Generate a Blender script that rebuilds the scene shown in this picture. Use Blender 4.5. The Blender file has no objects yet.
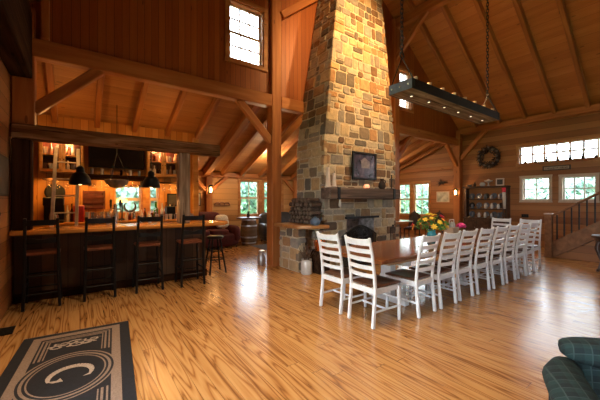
import bpy, bmesh, math, random
from mathutils import Vector, Matrix
V = Vector
SC = bpy.context.scene
COL = SC.collection
RN = random.Random(11)

# ------------------------------------------------------------------ materials
class Nodes:
    def __init__(s, name):
        s.m = bpy.data.materials.new(name); s.m.use_nodes = True
        s.t = s.m.node_tree; s.b = s.t.nodes['Principled BSDF']; s.out = s.t.nodes['Material Output']
    def put(s, sock, v):
        if isinstance(v, bpy.types.NodeSocket): s.t.links.new(v, sock)
        else: sock.default_value = v
    def n(s, typ, ins=None, **props):
        x = s.t.nodes.new(typ)
        for k, v in props.items(): setattr(x, k, v)
        for k, v in (ins or {}).items(): s.put(x.inputs[k], v)
        return x
    def math(s, op, a, b=0.0, clamp=False):
        return s.n('ShaderNodeMath', {0: a, 1: b}, operation=op, use_clamp=clamp).outputs[0]
    def ramp(s, fac, stops, interp='LINEAR'):
        r = s.n('ShaderNodeValToRGB', {0: fac}); r.color_ramp.interpolation = interp
        e = r.color_ramp.elements
        while len(e) < len(stops): e.new(0.5)
        for i, (p, c) in enumerate(stops):
            e[i].position = p; e[i].color = (*c, 1)
        return r.outputs[0]
    def mix(s, fac, a, b, mode='MIX'):
        x = s.n('ShaderNodeMix', data_type='RGBA', blend_type=mode)
        s.put(x.inputs[0], fac)
        s.put(x.inputs[6], a if isinstance(a, bpy.types.NodeSocket) else (*a, 1))
        s.put(x.inputs[7], b if isinstance(b, bpy.types.NodeSocket) else (*b, 1))
        return x.outputs[2]
    def coord(s):
        o = s.n('ShaderNodeTexCoord').outputs['Object']
        sp = s.n('ShaderNodeSeparateXYZ', {0: o}).outputs
        return o, sp
    def bump(s, h, strength=.3, dist=.01):
        x = s.n('ShaderNodeBump', {'Height': h, 'Strength': strength, 'Distance': dist})
        s.t.links.new(x.outputs[0], s.b.inputs['Normal'])
    def set(s, color=None, rough=None, metal=None, spec=None, coat=None, emis=None, estr=None):
        b = s.b.inputs
        if color is not None: s.put(b['Base Color'], color if isinstance(color, bpy.types.NodeSocket) else (*color, 1))
        if rough is not None: s.put(b['Roughness'], rough)
        if metal is not None: b['Metallic'].default_value = metal
        if spec is not None: b['Specular IOR Level'].default_value = spec
        if coat is not None: b['Coat Weight'].default_value = coat; b['Coat Roughness'].default_value = .15
        if emis is not None: b['Emission Color'].default_value = (*emis, 1); b['Emission Strength'].default_value = estr
        return s.m

def basic(name, c, rough=.5, metal=0, var=.25, scale=8, bump=0, spec=.5, coat=None):
    N = Nodes(name); o, sp = N.coord()
    ns = N.n('ShaderNodeTexNoise', {'Vector': o, 'Scale': scale, 'Detail': 4}).outputs[0]
    d = tuple(x * (1 - var) for x in c); l = tuple(min(1, x * (1 + var)) for x in c)
    N.set(N.ramp(ns, [(.3, d), (.7, l)]), rough, metal, spec, coat)
    if bump: N.bump(ns, bump, .02)
    return N.m

def plank(name, ac, al, width, cols, rough=.5, length=None, gap=.03, k=7., ka=.5, cath=0, gapdark=.25, tone=(.5, .4), spec=.4, coat=None, knots=True, bump=.5):
    N = Nodes(name); o, sp = N.coord()
    a = N.math('DIVIDE', sp[ac], width)
    i = N.math('FLOOR', a); fr = N.math('FRACT', a)
    r = N.n('ShaderNodeTexWhiteNoise', {'W': i}, noise_dimensions='1D').outputs[0]
    gm = N.math('LESS_THAN', fr, gap)
    if length:
        st = N.math('DIVIDE', N.math('ADD', sp[al], N.math('MULTIPLY', r, length * 3)), length)
        j = N.math('FLOOR', st)
        r = N.n('ShaderNodeTexWhiteNoise', {'Vector': N.n('ShaderNodeCombineXYZ', {0: i, 1: j}).outputs[0]}, noise_dimensions='2D').outputs[0]
        gm = N.math('MAXIMUM', gm, N.math('LESS_THAN', N.math('FRACT', st), .001))
    third = 3 - ac - al
    z = N.math('ADD', N.math('MULTIPLY', r, 37.), N.math('MULTIPLY', sp[third], k))
    vec = N.n('ShaderNodeCombineXYZ', {0: N.math('MULTIPLY', sp[ac], k), 1: N.math('MULTIPLY', sp[al], ka), 2: z}).outputs[0]
    ns = N.n('ShaderNodeTexNoise', {'Vector': vec, 'Scale': 1., 'Detail': 2., 'Roughness': .45}).outputs[0]
    vec2 = N.n('ShaderNodeCombineXYZ', {0: N.math('MULTIPLY', sp[ac], k * 14), 1: N.math('MULTIPLY', sp[al], ka * 7), 2: z}).outputs[0]
    fine = N.n('ShaderNodeTexNoise', {'Vector': vec2, 'Scale': 1., 'Detail': 2.}).outputs[0]
    g = ns
    if cath:
        sn = N.math('SINE', N.math('ADD', N.math('MULTIPLY', ns, cath), N.math('MULTIPLY', fine, 1.3)))
        g = N.math('ADD', N.math('MULTIPLY', N.math('POWER', N.math('ADD', N.math('MULTIPLY', sn, .5), .5), .45), .8), N.math('MULTIPLY', fine, .2))
    t = N.math('ADD', N.math('MULTIPLY', r, tone[0]), N.math('ADD', N.math('MULTIPLY', g, tone[1]), N.math('MULTIPLY', fine, max(0., 1 - tone[0] - tone[1]))))
    c = N.ramp(t, [(.15, cols[0]), (.5, cols[1]), (.85, cols[2])])
    if knots:
        kv = N.n('ShaderNodeCombineXYZ', {0: N.math('MULTIPLY', sp[ac], 6.), 1: N.math('MULTIPLY', sp[al], 1.7), 2: N.math('MULTIPLY', r, 9.)}).outputs[0]
        vo = N.n('ShaderNodeTexVoronoi', {'Vector': kv, 'Scale': 1., 'Randomness': 1.}).outputs['Distance']
        km = N.math('MULTIPLY', N.math('LESS_THAN', vo, .085), .55)
        c = N.mix(km, c, tuple(x * .25 for x in cols[0]))
    dk = tuple(x * gapdark for x in cols[0])
    c = N.mix(gm, c, dk)
    N.set(c, rough, 0, spec, coat)
    N.bump(N.math('SUBTRACT', N.math('MULTIPLY', fine, .12), gm), bump, .004)
    return N.m

def timber_mat(name, cols, rough=.55, k=9., ka=.7, cracks=0, spec=.35):
    N = Nodes(name); o, sp = N.coord()
    rnd = N.math('MULTIPLY', N.n('ShaderNodeObjectInfo').outputs['Random'], 50.)
    vec = N.n('ShaderNodeCombineXYZ', {0: N.math('ADD', N.math('MULTIPLY', sp[0], ka), rnd), 1: N.math('MULTIPLY', sp[1], k), 2: N.math('MULTIPLY', sp[2], k)}).outputs[0]
    ns = N.n('ShaderNodeTexNoise', {'Vector': vec, 'Scale': 1., 'Detail': 4., 'Distortion': .4}).outputs[0]
    c = N.ramp(ns, [(.25, cols[0]), (.5, cols[1]), (.75, cols[2])])
    kv = N.n('ShaderNodeVectorMath', {0: vec, 1: (2.2, .55, .55)}, operation='MULTIPLY').outputs[0]
    vo = N.n('ShaderNodeTexVoronoi', {'Vector': kv, 'Scale': 1.}).outputs['Distance']
    c = N.mix(N.math('MULTIPLY', N.math('LESS_THAN', vo, .09), .6), c, tuple(x * .3 for x in cols[0]))
    if cracks:
        v2 = N.n('ShaderNodeVectorMath', {0: vec, 1: (1., 2.5, 2.5)}, operation='MULTIPLY').outputs[0]
        n2 = N.n('ShaderNodeTexNoise', {'Vector': v2, 'Scale': 1., 'Detail': 3.}).outputs[0]
        cm = N.math('MULTIPLY', N.math('LESS_THAN', n2, .38), cracks)
        c = N.mix(cm, c, tuple(x * .25 for x in cols[0]))
        N.bump(n2, .6, .02)
    else: N.bump(ns, .15, .01)
    N.set(c, rough, 0, spec)
    return N.m

def island_mat(name, cols, rough=.85, noise=.35, scale=9):
    N = Nodes(name); o, sp = N.coord()
    r = N.n('ShaderNodeNewGeometry').outputs['Random Per Island']
    n = len(cols)
    c = N.ramp(r, [(i / n, x) for i, x in enumerate(cols)], 'CONSTANT')
    ns = N.n('ShaderNodeTexNoise', {'Vector': o, 'Scale': scale, 'Detail': 6., 'Roughness': .65}).outputs[0]
    c = N.mix(noise, c, N.ramp(ns, [(.3, (.12, .1, .08)), (.7, (.75, .68, .56))]), 'OVERLAY')
    N.set(c, rough, 0, .3); N.bump(ns, .7, .03)
    return N.m

def glow(name, c, s):
    N = Nodes(name); return N.set((0.8, .75, .65), .4, emis=c, estr=s)

def pane_mat(name, tint=(1, 1, 1), refl=.06):
    N = Nodes(name)
    tr = N.n('ShaderNodeBsdfTransparent', {0: (*tint, 1)}); gl = N.n('ShaderNodeBsdfGlossy', {'Roughness': .02})
    fr = N.n('ShaderNodeFresnel', {0: 1.45}).outputs[0]
    mx = N.n('ShaderNodeMixShader', {0: N.math('MULTIPLY', fr, .8), 1: tr.outputs[0], 2: gl.outputs[0]})
    N.t.links.new(mx.outputs[0], N.out.inputs[0]); return N.m

def clear_mat(name, c, rough=.05):
    N = Nodes(name)
    tr = N.n('ShaderNodeBsdfTransparent', {0: (*c, 1)}); gl = N.n('ShaderNodeBsdfGlossy', {'Roughness': rough})
    lw = N.n('ShaderNodeLayerWeight', {0: .35}).outputs['Facing']
    mx = N.n('ShaderNodeMixShader', {0: N.math('MULTIPLY', lw, .8), 1: tr.outputs[0], 2: gl.outputs[0]})
    N.t.links.new(mx.outputs[0], N.out.inputs[0]); return N.m

def plaid_mat(name, base, c1, c2, sc=14):
    N = Nodes(name); o, sp = N.coord()
    def stripes(a, w, off):
        return N.math('LESS_THAN', N.math('FRACT', N.math('ADD', N.math('MULTIPLY', a, sc), off)), w)
    s1 = N.math('ADD', stripes(sp[0], .45, .1), stripes(N.math('ADD', sp[1], sp[2]), .45, .3))
    s2 = N.math('MAXIMUM', stripes(sp[0], .07, .7), stripes(N.math('ADD', sp[1], sp[2]), .07, .85))
    c = N.mix(N.math('MULTIPLY', s1, .5), base, c1)
    c = N.mix(N.math('MULTIPLY', s2, .5), c, c2)
    N.set(c, .9, 0, .2)
    ns = N.n('ShaderNodeTexNoise', {'Vector': o, 'Scale': 180.}).outputs[0]; N.bump(ns, .3, .004)
    return N.m

M = {}
WOODC = [(.19, .056, .011), (.32, .108, .023), (.45, .18, .048)]
M['floor'] = plank('pine floor boards', 0, 1, .125, [(.135, .047, .012), (.345, .158, .046), (.46, .25, .09)], rough=.235, length=3.4, gap=.014, k=6.3, ka=.40, cath=76., tone=(.14, .66), spec=.9, knots=False, gapdark=.5, bump=.06)
M['vplank'] = plank('vertical cedar planks', 0, 2, .115, [(.18, .042, .006), (.29, .078, .012), (.40, .13, .026)], gap=.045, gapdark=.3, tone=(.25, .45))
M['vplank_y'] = plank('vertical cedar planks facing', 1, 2, .115, [(.18, .042, .006), (.29, .078, .012), (.40, .13, .026)], gap=.045, gapdark=.3, tone=(.25, .45))
M['hplank_y'] = plank('horizontal pine logs', 2, 1, .19, [(.19, .066, .015), (.30, .115, .030), (.41, .18, .056)], gap=.035, gapdark=.3)
M['hplank_x'] = plank('horizontal pine boards', 2, 0, .19, [(.30, .14, .045), (.46, .24, .085), (.60, .36, .15)], gap=.035, gapdark=.3)
M['barwall'] = plank('honey bar boards', 0, 2, .14, [(.30, .11, .018), (.48, .20, .036), (.62, .31, .075)], gap=.04, gapdark=.35)
M['roof'] = plank('pine roof boards', 0, 1, .2, [(.25, .080, .018), (.42, .150, .036), (.55, .235, .068)], gap=.018, gapdark=.45, rough=.6, tone=(.22, .5), k=5)
M['leanto'] = plank('lean-to roof boards', 1, 0, .18, [(.22, .085, .022), (.36, .155, .046), (.48, .235, .08)], gap=.02, gapdark=.45, rough=.6, tone=(.22, .5), k=5)
M['beam'] = timber_mat('fir timber', [(.24, .072, .014), (.36, .125, .030), (.48, .20, .060)])
M['rafter'] = timber_mat('fir rafter', [(.20, .062, .012), (.30, .105, .023), (.42, .175, .048)])
M['rustic'] = timber_mat('weathered barn beam', [(.05, .02, .007), (.17, .08, .032), (.36, .21, .11)], rough=.9, k=16, ka=1.6, cracks=.75, spec=.1)
M['rustic_pale'] = timber_mat('grey barn post', [(.10, .06, .035), (.28, .19, .12), (.46, .35, .25)], rough=.9, k=14, ka=1.4, cracks=.7, spec=.1)
M['rustic_dark'] = timber_mat('dark barn board', [(.010, .004, .002), (.032, .014, .006), (.07, .035, .018)], rough=.9, k=12, cracks=.6, spec=.08)
M['mantelwood'] = timber_mat('brown hewn mantel', [(.045, .028, .02), (.11, .072, .052), (.22, .15, .11)], rough=.85, k=10, cracks=.5)
M['slab'] = timber_mat('live edge slab', [(.20, .08, .025), (.36, .16, .05), (.5, .26, .1)], rough=.3, k=6)
M['bartop'] = timber_mat('orange bar top', [(.40, .13, .02), (.60, .24, .045), (.72, .34, .08)], rough=.22, k=7)
M['barfront'] = plank('dark bar front boards', 0, 2, .16, [(.028, .015, .008), (.062, .034, .018), (.12, .07, .04)], rough=.7, gap=.05, gapdark=.3, k=10)
M['cabwood'] = timber_mat('honey cabinet wood', [(.36, .16, .04), (.52, .27, .08), (.64, .37, .14)], rough=.4, k=7)
M['black'] = basic('satin black paint', (.005, .0045, .0045), .45, var=.3, spec=.25)
M['iron'] = basic('black iron', (.02, .019, .018), .5, .6, var=.3, scale=30)
M['steel'] = basic('brushed steel', (.55, .55, .56), .25, 1)
M['bluesteel'] = basic('blue grey steel', (.12, .14, .17), .5, .4)
M['galv'] = basic('galvanised metal', (.55, .58, .6), .35, .9, var=.2)
M['copper'] = basic('copper', (.75, .28, .1), .25, 1)
M['white'] = basic('white painted wood', (.68, .68, .68), .4, var=.06, scale=20)
M['seatwood'] = timber_mat('dark walnut seat', [(.05, .02, .01), (.10, .042, .02), (.16, .07, .035)], rough=.3, k=8)
M['stoolseat'] = timber_mat('red brown stool seat', [(.10, .03, .012), (.19, .06, .025), (.26, .09, .04)], rough=.35, k=8)
M['tabletop'] = plank('brown table boards', 1, 0, .16, [(.09, .026, .008), (.19, .062, .018), (.31, .115, .038)], rough=.14, gap=.02, k=9, ka=.6, knots=False, bump=.1)
M['tableapron'] = timber_mat('tan table apron', [(.36, .2, .09), (.5, .3, .15), (.6, .4, .22)], rough=.5)
M['stone'] = island_mat('field stone', [(.36, .31, .25), (.19, .145, .105), (.42, .27, .14), (.13, .11, .09), (.47, .36, .22), (.28, .165, .085), (.26, .235, .21), (.43, .31, .18), (.16, .095, .055), (.50, .42, .30), (.35, .20, .10), (.23, .20, .17), (.37, .31, .23)])
M['mortar'] = basic('lime mortar', (.50, .40, .275), .95, var=.25, scale=25, bump=.4)
M['firebox'] = basic('grey firebrick', (.30, .26, .25), .9, var=.5, scale=12)
M['pane'] = pane_mat('window glass')
M['sash'] = basic('pale window paint', (.55, .42, .30), .5, var=.1)
M['sashw'] = basic('white window paint', (.75, .72, .68), .5, var=.05)
M['casing'] = timber_mat('window casing', [(.26, .10, .025), (.40, .17, .05), (.5, .25, .08)], rough=.5)
M['screen'] = basic('glossy tv screen', (.006, .006, .007), .12, var=.1)
M['glass'] = clear_mat('clear drinking glass', (.93, .95, .95))
M['amber'] = clear_mat('amber bottle glass', (.45, .2, .05))
M['green_glass'] = clear_mat('green bottle glass', (.15, .55, .1))
M['frost'] = basic('frosted shade', (.75, .6, .42), .4, var=.1)
M['bulb'] = glow('warm bulb', (1., .62, .25), 4)
M['dimbulb'] = glow('dim warm bulb', (1., .66, .32), 2.2)
M['led'] = glow('downlight lens', (1., .8, .5), 1.2)
M['flame'] = glow('sconce bulb', (1., .5, .16), 26)
M['votive'] = glow('votive glow', (1., .22, .05), .8)
M['amberglass'] = glow('amber shade glow', (1., .55, .1), 3.)
M['barrelwood'] = timber_mat('barrel stave wood', [(.08, .05, .03), (.18, .12, .07), (.3, .2, .13)], rough=.7)
M['stairwood'] = timber_mat('brown stair wood', [(.12, .048, .016), (.21, .092, .034), (.30, .145, .06)])
M['maroon'] = basic('maroon upholstery', (.065, .005, .008), .8, var=.35)
M['charcoal'] = basic('charcoal leather', (.035, .036, .042), .35, var=.3)
M['cream'] = basic('cream sheepskin', (.66, .62, .54), .95, var=.2, scale=30, bump=.5)
M['navyrug'] = basic('slate blue rug', (.07, .08, .10), .95, var=.5, scale=14)
M['plaid'] = plaid_mat('dark green plaid', (.010, .016, .018), (.016, .034, .034), (.05, .075, .075))
M['rugdark'] = basic('charcoal rug wool', (.006, .0055, .0085), .98, var=.4, scale=60)
M['rugtan'] = basic('taupe rug wool', (.20, .14, .105), .98, var=.25, scale=70)
M['rugcream'] = basic('cream rug wool', (.36, .29, .24), .98, var=.25, scale=70)
M['darkcarve'] = timber_mat('dark carved wood', [(.02, .011, .008), (.05, .026, .017), (.09, .05, .032)], rough=.35)
M['hutch'] = timber_mat('dark hutch wood', [(.03, .015, .008), (.06, .03, .016), (.10, .05, .027)], rough=.4)
M['china'] = basic('white china', (.5, .48, .44), .25, var=.1)
M['chinab'] = basic('blue grey china', (.10, .11, .13), .3, var=.3)
M['earthen'] = basic('brown earthenware', (.25, .12, .06), .4, var=.3)
M['pewter'] = basic('pewter', (.35, .34, .32), .35, .9)
M['marble'] = basic('white marble', (.75, .75, .75), .15, var=.1)
M['leaf'] = basic('green leaf', (.07, .2, .03), .6, var=.5)
M['yellow'] = basic('yellow petal', (.85, .5, .03), .6)
M['orange'] = basic('orange petal', (.85, .25, .02), .6)
M['red'] = basic('red petal', (.65, .03, .06), .6)
M['magenta'] = basic('magenta petal', (.62, .03, .2), .6)
M['teal'] = basic('teal ceramic', (.03, .3, .35), .25)
M['redpaint'] = basic('red enamel', (.5, .02, .015), .4)
M['cherry'] = basic('cherry rack wood', (.085, .016, .008), .5, var=.4)
M['candle'] = basic('pale candle wax', (.62, .5, .42), .5, var=.08)
M['bluepot'] = basic('blue enamel', (.10, .16, .24), .3, .3, var=.3)
M['palewood'] = timber_mat('pale grey ladder wood', [(.42, .36, .28), (.56, .5, .4), (.66, .6, .5)], rough=.6)
M['twig'] = basic('dark twig', (.04, .025, .018), .9, var=.5)
M['cone'] = basic('grey cone', (.12, .095, .08), .8, var=.4)
M['bark'] = basic('log bark', (.09, .055, .035), .9, var=.5)
M['logend'] = basic('log end', (.12, .085, .06), .9, var=.5, scale=20)
M['art'] = None
M['foliage'] = basic('outdoor leaves', (.28, .44, .36), .7, var=.35, scale=1.3)
M['lawn'] = basic('lawn', (.2, .35, .15), .95, var=.3)
N = Nodes('dusk mill painting'); o, sp = N.coord()
ns = N.n('ShaderNodeTexNoise', {'Vector': o, 'Scale': 6., 'Detail': 5.}).outputs[0]
N.set(N.ramp(ns, [(.35, (.012, .008, .014)), (.55, (.05, .03, .05)), (.75, (.16, .11, .13))]), .25); M['art'] = N.m
N = Nodes('pale print'); o, sp = N.coord()
ns = N.n('ShaderNodeTexNoise', {'Vector': o, 'Scale': 5., 'Detail': 4.}).outputs[0]
N.set(N.ramp(ns, [(.3, (.2, .2, .16)), (.5, (.42, .4, .32)), (.7, (.6, .57, .48))]), .3); M['print'] = N.m
M['slate'] = basic('dark slate', (.045, .04, .036), .5, var=.5, scale=5)

# ------------------------------------------------------------------ mesh building
class MB:
    def __init__(s): s.bm = bmesh.new()
    def box(s, x0, y0, z0, x1, y1, z1, T=None):
        vs = [s.bm.verts.new((x, y, z)) for x in (x0, x1) for y in (y0, y1) for z in (z0, z1)]
        for f in ((0, 1, 3, 2), (4, 6, 7, 5), (0, 4, 5, 1), (2, 3, 7, 6), (0, 2, 6, 4), (1, 5, 7, 3)):
            s.bm.faces.new([vs[i] for i in f])
        if T is not None: bmesh.ops.transform(s.bm, matrix=T, verts=vs)
        return s
    def cbox(s, c, d, T=None):
        return s.box(c[0]-d[0]/2, c[1]-d[1]/2, c[2]-d[2]/2, c[0]+d[0]/2, c[1]+d[1]/2, c[2]+d[2]/2, T)
    def bar(s, a, b, w, h, side=None, w2=None, h2=None):
        return s.sweep([a, b], w, h, side, w2, h2)
    def sweep(s, pts, w, h, side=None, w2=None, h2=None):
        pts = [V(p) for p in pts]; n = len(pts); rings = []
        for i, p in enumerate(pts):
            d = (pts[min(i+1, n-1)] - pts[max(i-1, 0)]).normalized()
            sd = V(side) if side else (V((0, 0, 1)).cross(d) if abs(d.z) < .95 else V((1, 0, 0)))
            sd = (sd - d * sd.dot(d)).normalized(); up = d.cross(sd)
            t = i / (n - 1); ww = w + ((w2 or w) - w) * t; hh = h + ((h2 or h) - h) * t
            rings.append([s.bm.verts.new(p + sd * (a * ww / 2) + up * (b * hh / 2)) for a, b in ((-1, -1), (1, -1), (1, 1), (-1, 1))])
        for r0, r1 in zip(rings, rings[1:]):
            for k in range(4): s.bm.faces.new((r0[k], r0[(k+1) % 4], r1[(k+1) % 4], r1[k]))
        s.bm.faces.new(rings[0][::-1]); s.bm.faces.new(rings[-1]); return s
    def tube(s, pts, r, seg=8, r2=None, closed=False):
        pts = [V(p) for p in pts]; n = len(pts); rings = []; pu = None
        for i, p in enumerate(pts):
            d = (pts[(i+1) % n] - pts[i-1]) if closed else (pts[min(i+1, n-1)] - pts[max(i-1, 0)])
            d.normalize()
            if pu is None: pu = d.orthogonal().normalized()
            pu = (pu - d * pu.dot(d)).normalized(); q = d.cross(pu)
            rr = r[i] if isinstance(r, (list, tuple)) else r + ((r2 if r2 is not None else r) - r) * i / max(1, n-1)
            rings.append([s.bm.verts.new(p + (pu * math.cos(2*math.pi*k/seg) + q * math.sin(2*math.pi*k/seg)) * rr) for k in range(seg)])
        prs = list(zip(rings, rings[1:])) + ([(rings[-1], rings[0])] if closed else [])
        for r0, r1 in prs:
            for k in range(seg): s.bm.faces.new((r0[k], r0[(k+1) % seg], r1[(k+1) % seg], r1[k]))
        if not closed: s.bm.faces.new(rings[0][::-1]); s.bm.faces.new(rings[-1])
        return s
    def lathe(s, prof, seg=16, c=(0, 0, 0), T=None, cap=True):
        rings = []; vs = []
        for r, z in prof:
            ring = [s.bm.verts.new((c[0] + r*math.cos(2*math.pi*k/seg), c[1] + r*math.sin(2*math.pi*k/seg), c[2] + z)) for k in range(seg)]
            rings.append(ring); vs += ring
        for r0, r1 in zip(rings, rings[1:]):
            for k in range(seg): s.bm.faces.new((r0[k], r0[(k+1) % seg], r1[(k+1) % seg], r1[k]))
        if cap: s.bm.faces.new(rings[0][::-1]); s.bm.faces.new(rings[-1])
        if T is not None: bmesh.ops.transform(s.bm, matrix=T, verts=vs)
        return s
    def ell(s, c, r, seg=12, rings=8, T=None):
        r = (r, r, r) if not isinstance(r, (tuple, list)) else r
        g = bmesh.ops.create_uvsphere(s.bm, u_segments=seg, v_segments=rings, radius=1)
        m = Matrix.Translation(c) @ (T or Matrix()) @ Matrix.Diagonal((*r, 1))
        bmesh.ops.transform(s.bm, matrix=m, verts=g['verts']); return s
    def prism(s, poly, ext):
        a = [s.bm.verts.new(p) for p in poly]; b = [s.bm.verts.new(V(p) + V(ext)) for p in poly]; n = len(a)
        s.bm.faces.new(a[::-1]); s.bm.faces.new(b)
        for k in range(n): s.bm.faces.new((a[k], a[(k+1) % n], b[(k+1) % n], b[k]))
        return s
    def quad(s, *ps): s.bm.faces.new([s.bm.verts.new(p) for p in ps]); return s
    def grid(s, fn, nu, nv, closed_u=False):
        g = [[s.bm.verts.new(fn(i / nu, j / nv)) for j in range(nv + 1)] for i in range(nu + 1)]
        for i in range(nu):
            for j in range(nv): s.bm.faces.new((g[i][j], g[i+1][j], g[i+1][j+1], g[i][j+1]))
        return s
    def build(s, name, mat, parent=None, bev=0, smooth=False, seg=1, label=None, solid=0, sub=0):
        bm = s.bm
        bmesh.ops.recalc_face_normals(bm, faces=bm.faces)
        if bev:
            es = [e for e in bm.edges if len(e.link_faces) == 2 and e.calc_face_angle(0) > .6]
            bmesh.ops.bevel(bm, geom=es, offset=bev, segments=seg, affect='EDGES', clamp_overlap=True)
        me = bpy.data.meshes.new(name); bm.to_mesh(me); bm.free()
        if smooth:
            for p in me.polygons: p.use_smooth = True
        o = bpy.data.objects.new(name, me); me.materials.append(M[mat] if isinstance(mat, str) else mat); COL.objects.link(o)
        if parent: o.parent = parent
        if solid: md = o.modifiers.new('solid', 'SOLIDIFY'); md.thickness = solid; md.offset = 0
        if sub: md = o.modifiers.new('sub', 'SUBSURF'); md.levels = sub; md.render_levels = sub
        if smooth and not sub:
            try: me.set_sharp_from_angle(angle=.75)
            except Exception: pass
        if label: o['label'] = label
        return o

def tag(o, label, cat, group=None):
    o['label'] = label; o['category'] = cat
    if group: o['group'] = group
    return o
def thing(name, label, cat, loc=(0, 0, 0), rz=0, group=None):
    o = bpy.data.objects.new(name, None); o.empty_display_size = .1; COL.objects.link(o)
    o.location = loc; o.rotation_euler = (0, 0, rz)
    return tag(o, label, cat, group)
def struct(o): o['kind'] = 'structure'; return o
def dup(root, loc, rz=0, label=None, group=None, scale=None):
    r = root.copy(); COL.objects.link(r); r.location = loc; r.rotation_euler = (0, 0, rz)
    if label: r['label'] = label
    if group: r['group'] = group
    if scale: r.scale = scale
    for ch in KIDS(root):
        c = ch.copy(); COL.objects.link(c); c.parent = r
        for g in KIDS(ch):
            d = g.copy(); COL.objects.link(d); d.parent = c
    return r
def KIDS(o): return [x for x in bpy.data.objects if x.parent == o]
def RZ(a): return Matrix.Rotation(a, 4, 'Z')
def RX(a): return Matrix.Rotation(a, 4, 'X')
def RY(a): return Matrix.Rotation(a, 4, 'Y')
def T3(x, y, z): return Matrix.Translation((x, y, z))

def timber(name, a, b, w, h, mat='beam', side=None, bev=.012):
    a, b = V(a), V(b); d = b - a; L = d.length; d.normalize()
    sd = V(side) if side else (V((0, 0, 1)).cross(d) if abs(d.z) < .95 else V((0, 1, 0)))
    sd = (sd - d * sd.dot(d)).normalized(); up = d.cross(sd)
    o = MB().box(0, -w/2, -h/2, L, w/2, h/2).build(name, mat, bev=bev)
    o.matrix_world = Matrix((( d.x, sd.x, up.x, a.x), (d.y, sd.y, up.y, a.y), (d.z, sd.z, up.z, a.z), (0, 0, 0, 1)))
    return struct(o)

# ------------------------------------------------------------------ room shell
XL, XR, YA, YB, YW, YF = -.8, 12.1, 5.95, 10., 8., -5.
EAVE, PITCH, RIDGE = 4.24, .72, 5.65
LT0, LTS = 4.05, .40
def roof_z(x): return EAVE + (XR - x if x > RIDGE else x - XL) * PITCH
def lean_z(y): return LT0 - (y - YA) * LTS
Z3 = V((0, 0, 1))
def wall(name, O, U, Nn, us, vs, holes, mat, thick=.2, clips=()):
    O, U, Nn = V(O), V(U), V(Nn); m = MB(); bm = m.bm
    gu = sorted({*us, *[h[0] for h in holes], *[h[1] for h in holes]})
    gv = sorted({*vs, *[h[2] for h in holes], *[h[3] for h in holes]})
    def solid(i, j):
        if i < 0 or j < 0 or i >= len(gu)-1 or j >= len(gv)-1: return False
        u, v = (gu[i]+gu[i+1])/2, (gv[j]+gv[j+1])/2
        return not any(h[0] < u < h[1] and h[2] < v < h[3] for h in holes)
    def P(u, v, t): return O + U*u + Z3*v + Nn*t
    for i in range(len(gu)-1):
        for j in range(len(gv)-1):
            if not solid(i, j): continue
            a, b, c, d = gu[i], gu[i+1], gv[j], gv[j+1]
            for t in (0, thick): m.quad(P(a, c, t), P(b, c, t), P(b, d, t), P(a, d, t))
            if not solid(i-1, j): m.quad(P(a, c, 0), P(a, c, thick), P(a, d, thick), P(a, d, 0))
            if not solid(i+1, j): m.quad(P(b, c, 0), P(b, c, thick), P(b, d, thick), P(b, d, 0))
            if not solid(i, j-1): m.quad(P(a, c, 0), P(a, c, thick), P(b, c, thick), P(b, c, 0))
            if not solid(i, j+1): m.quad(P(a, d, 0), P(a, d, thick), P(b, d, thick), P(b, d, 0))
    bmesh.ops.remove_doubles(bm, verts=bm.verts, dist=1e-5)
    for co, no in clips:
        bmesh.ops.bisect_plane(bm, geom=list(bm.verts)+list(bm.edges)+list(bm.faces), plane_co=co, plane_no=no, clear_outer=True)
    return struct(m.build(name, mat))
gable_clips = [((RIDGE, 0, roof_z(RIDGE)+.02), (PITCH, 0, 1)), ((RIDGE, 0, roof_z(RIDGE)+.02), (-PITCH, 0, 1))]

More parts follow.
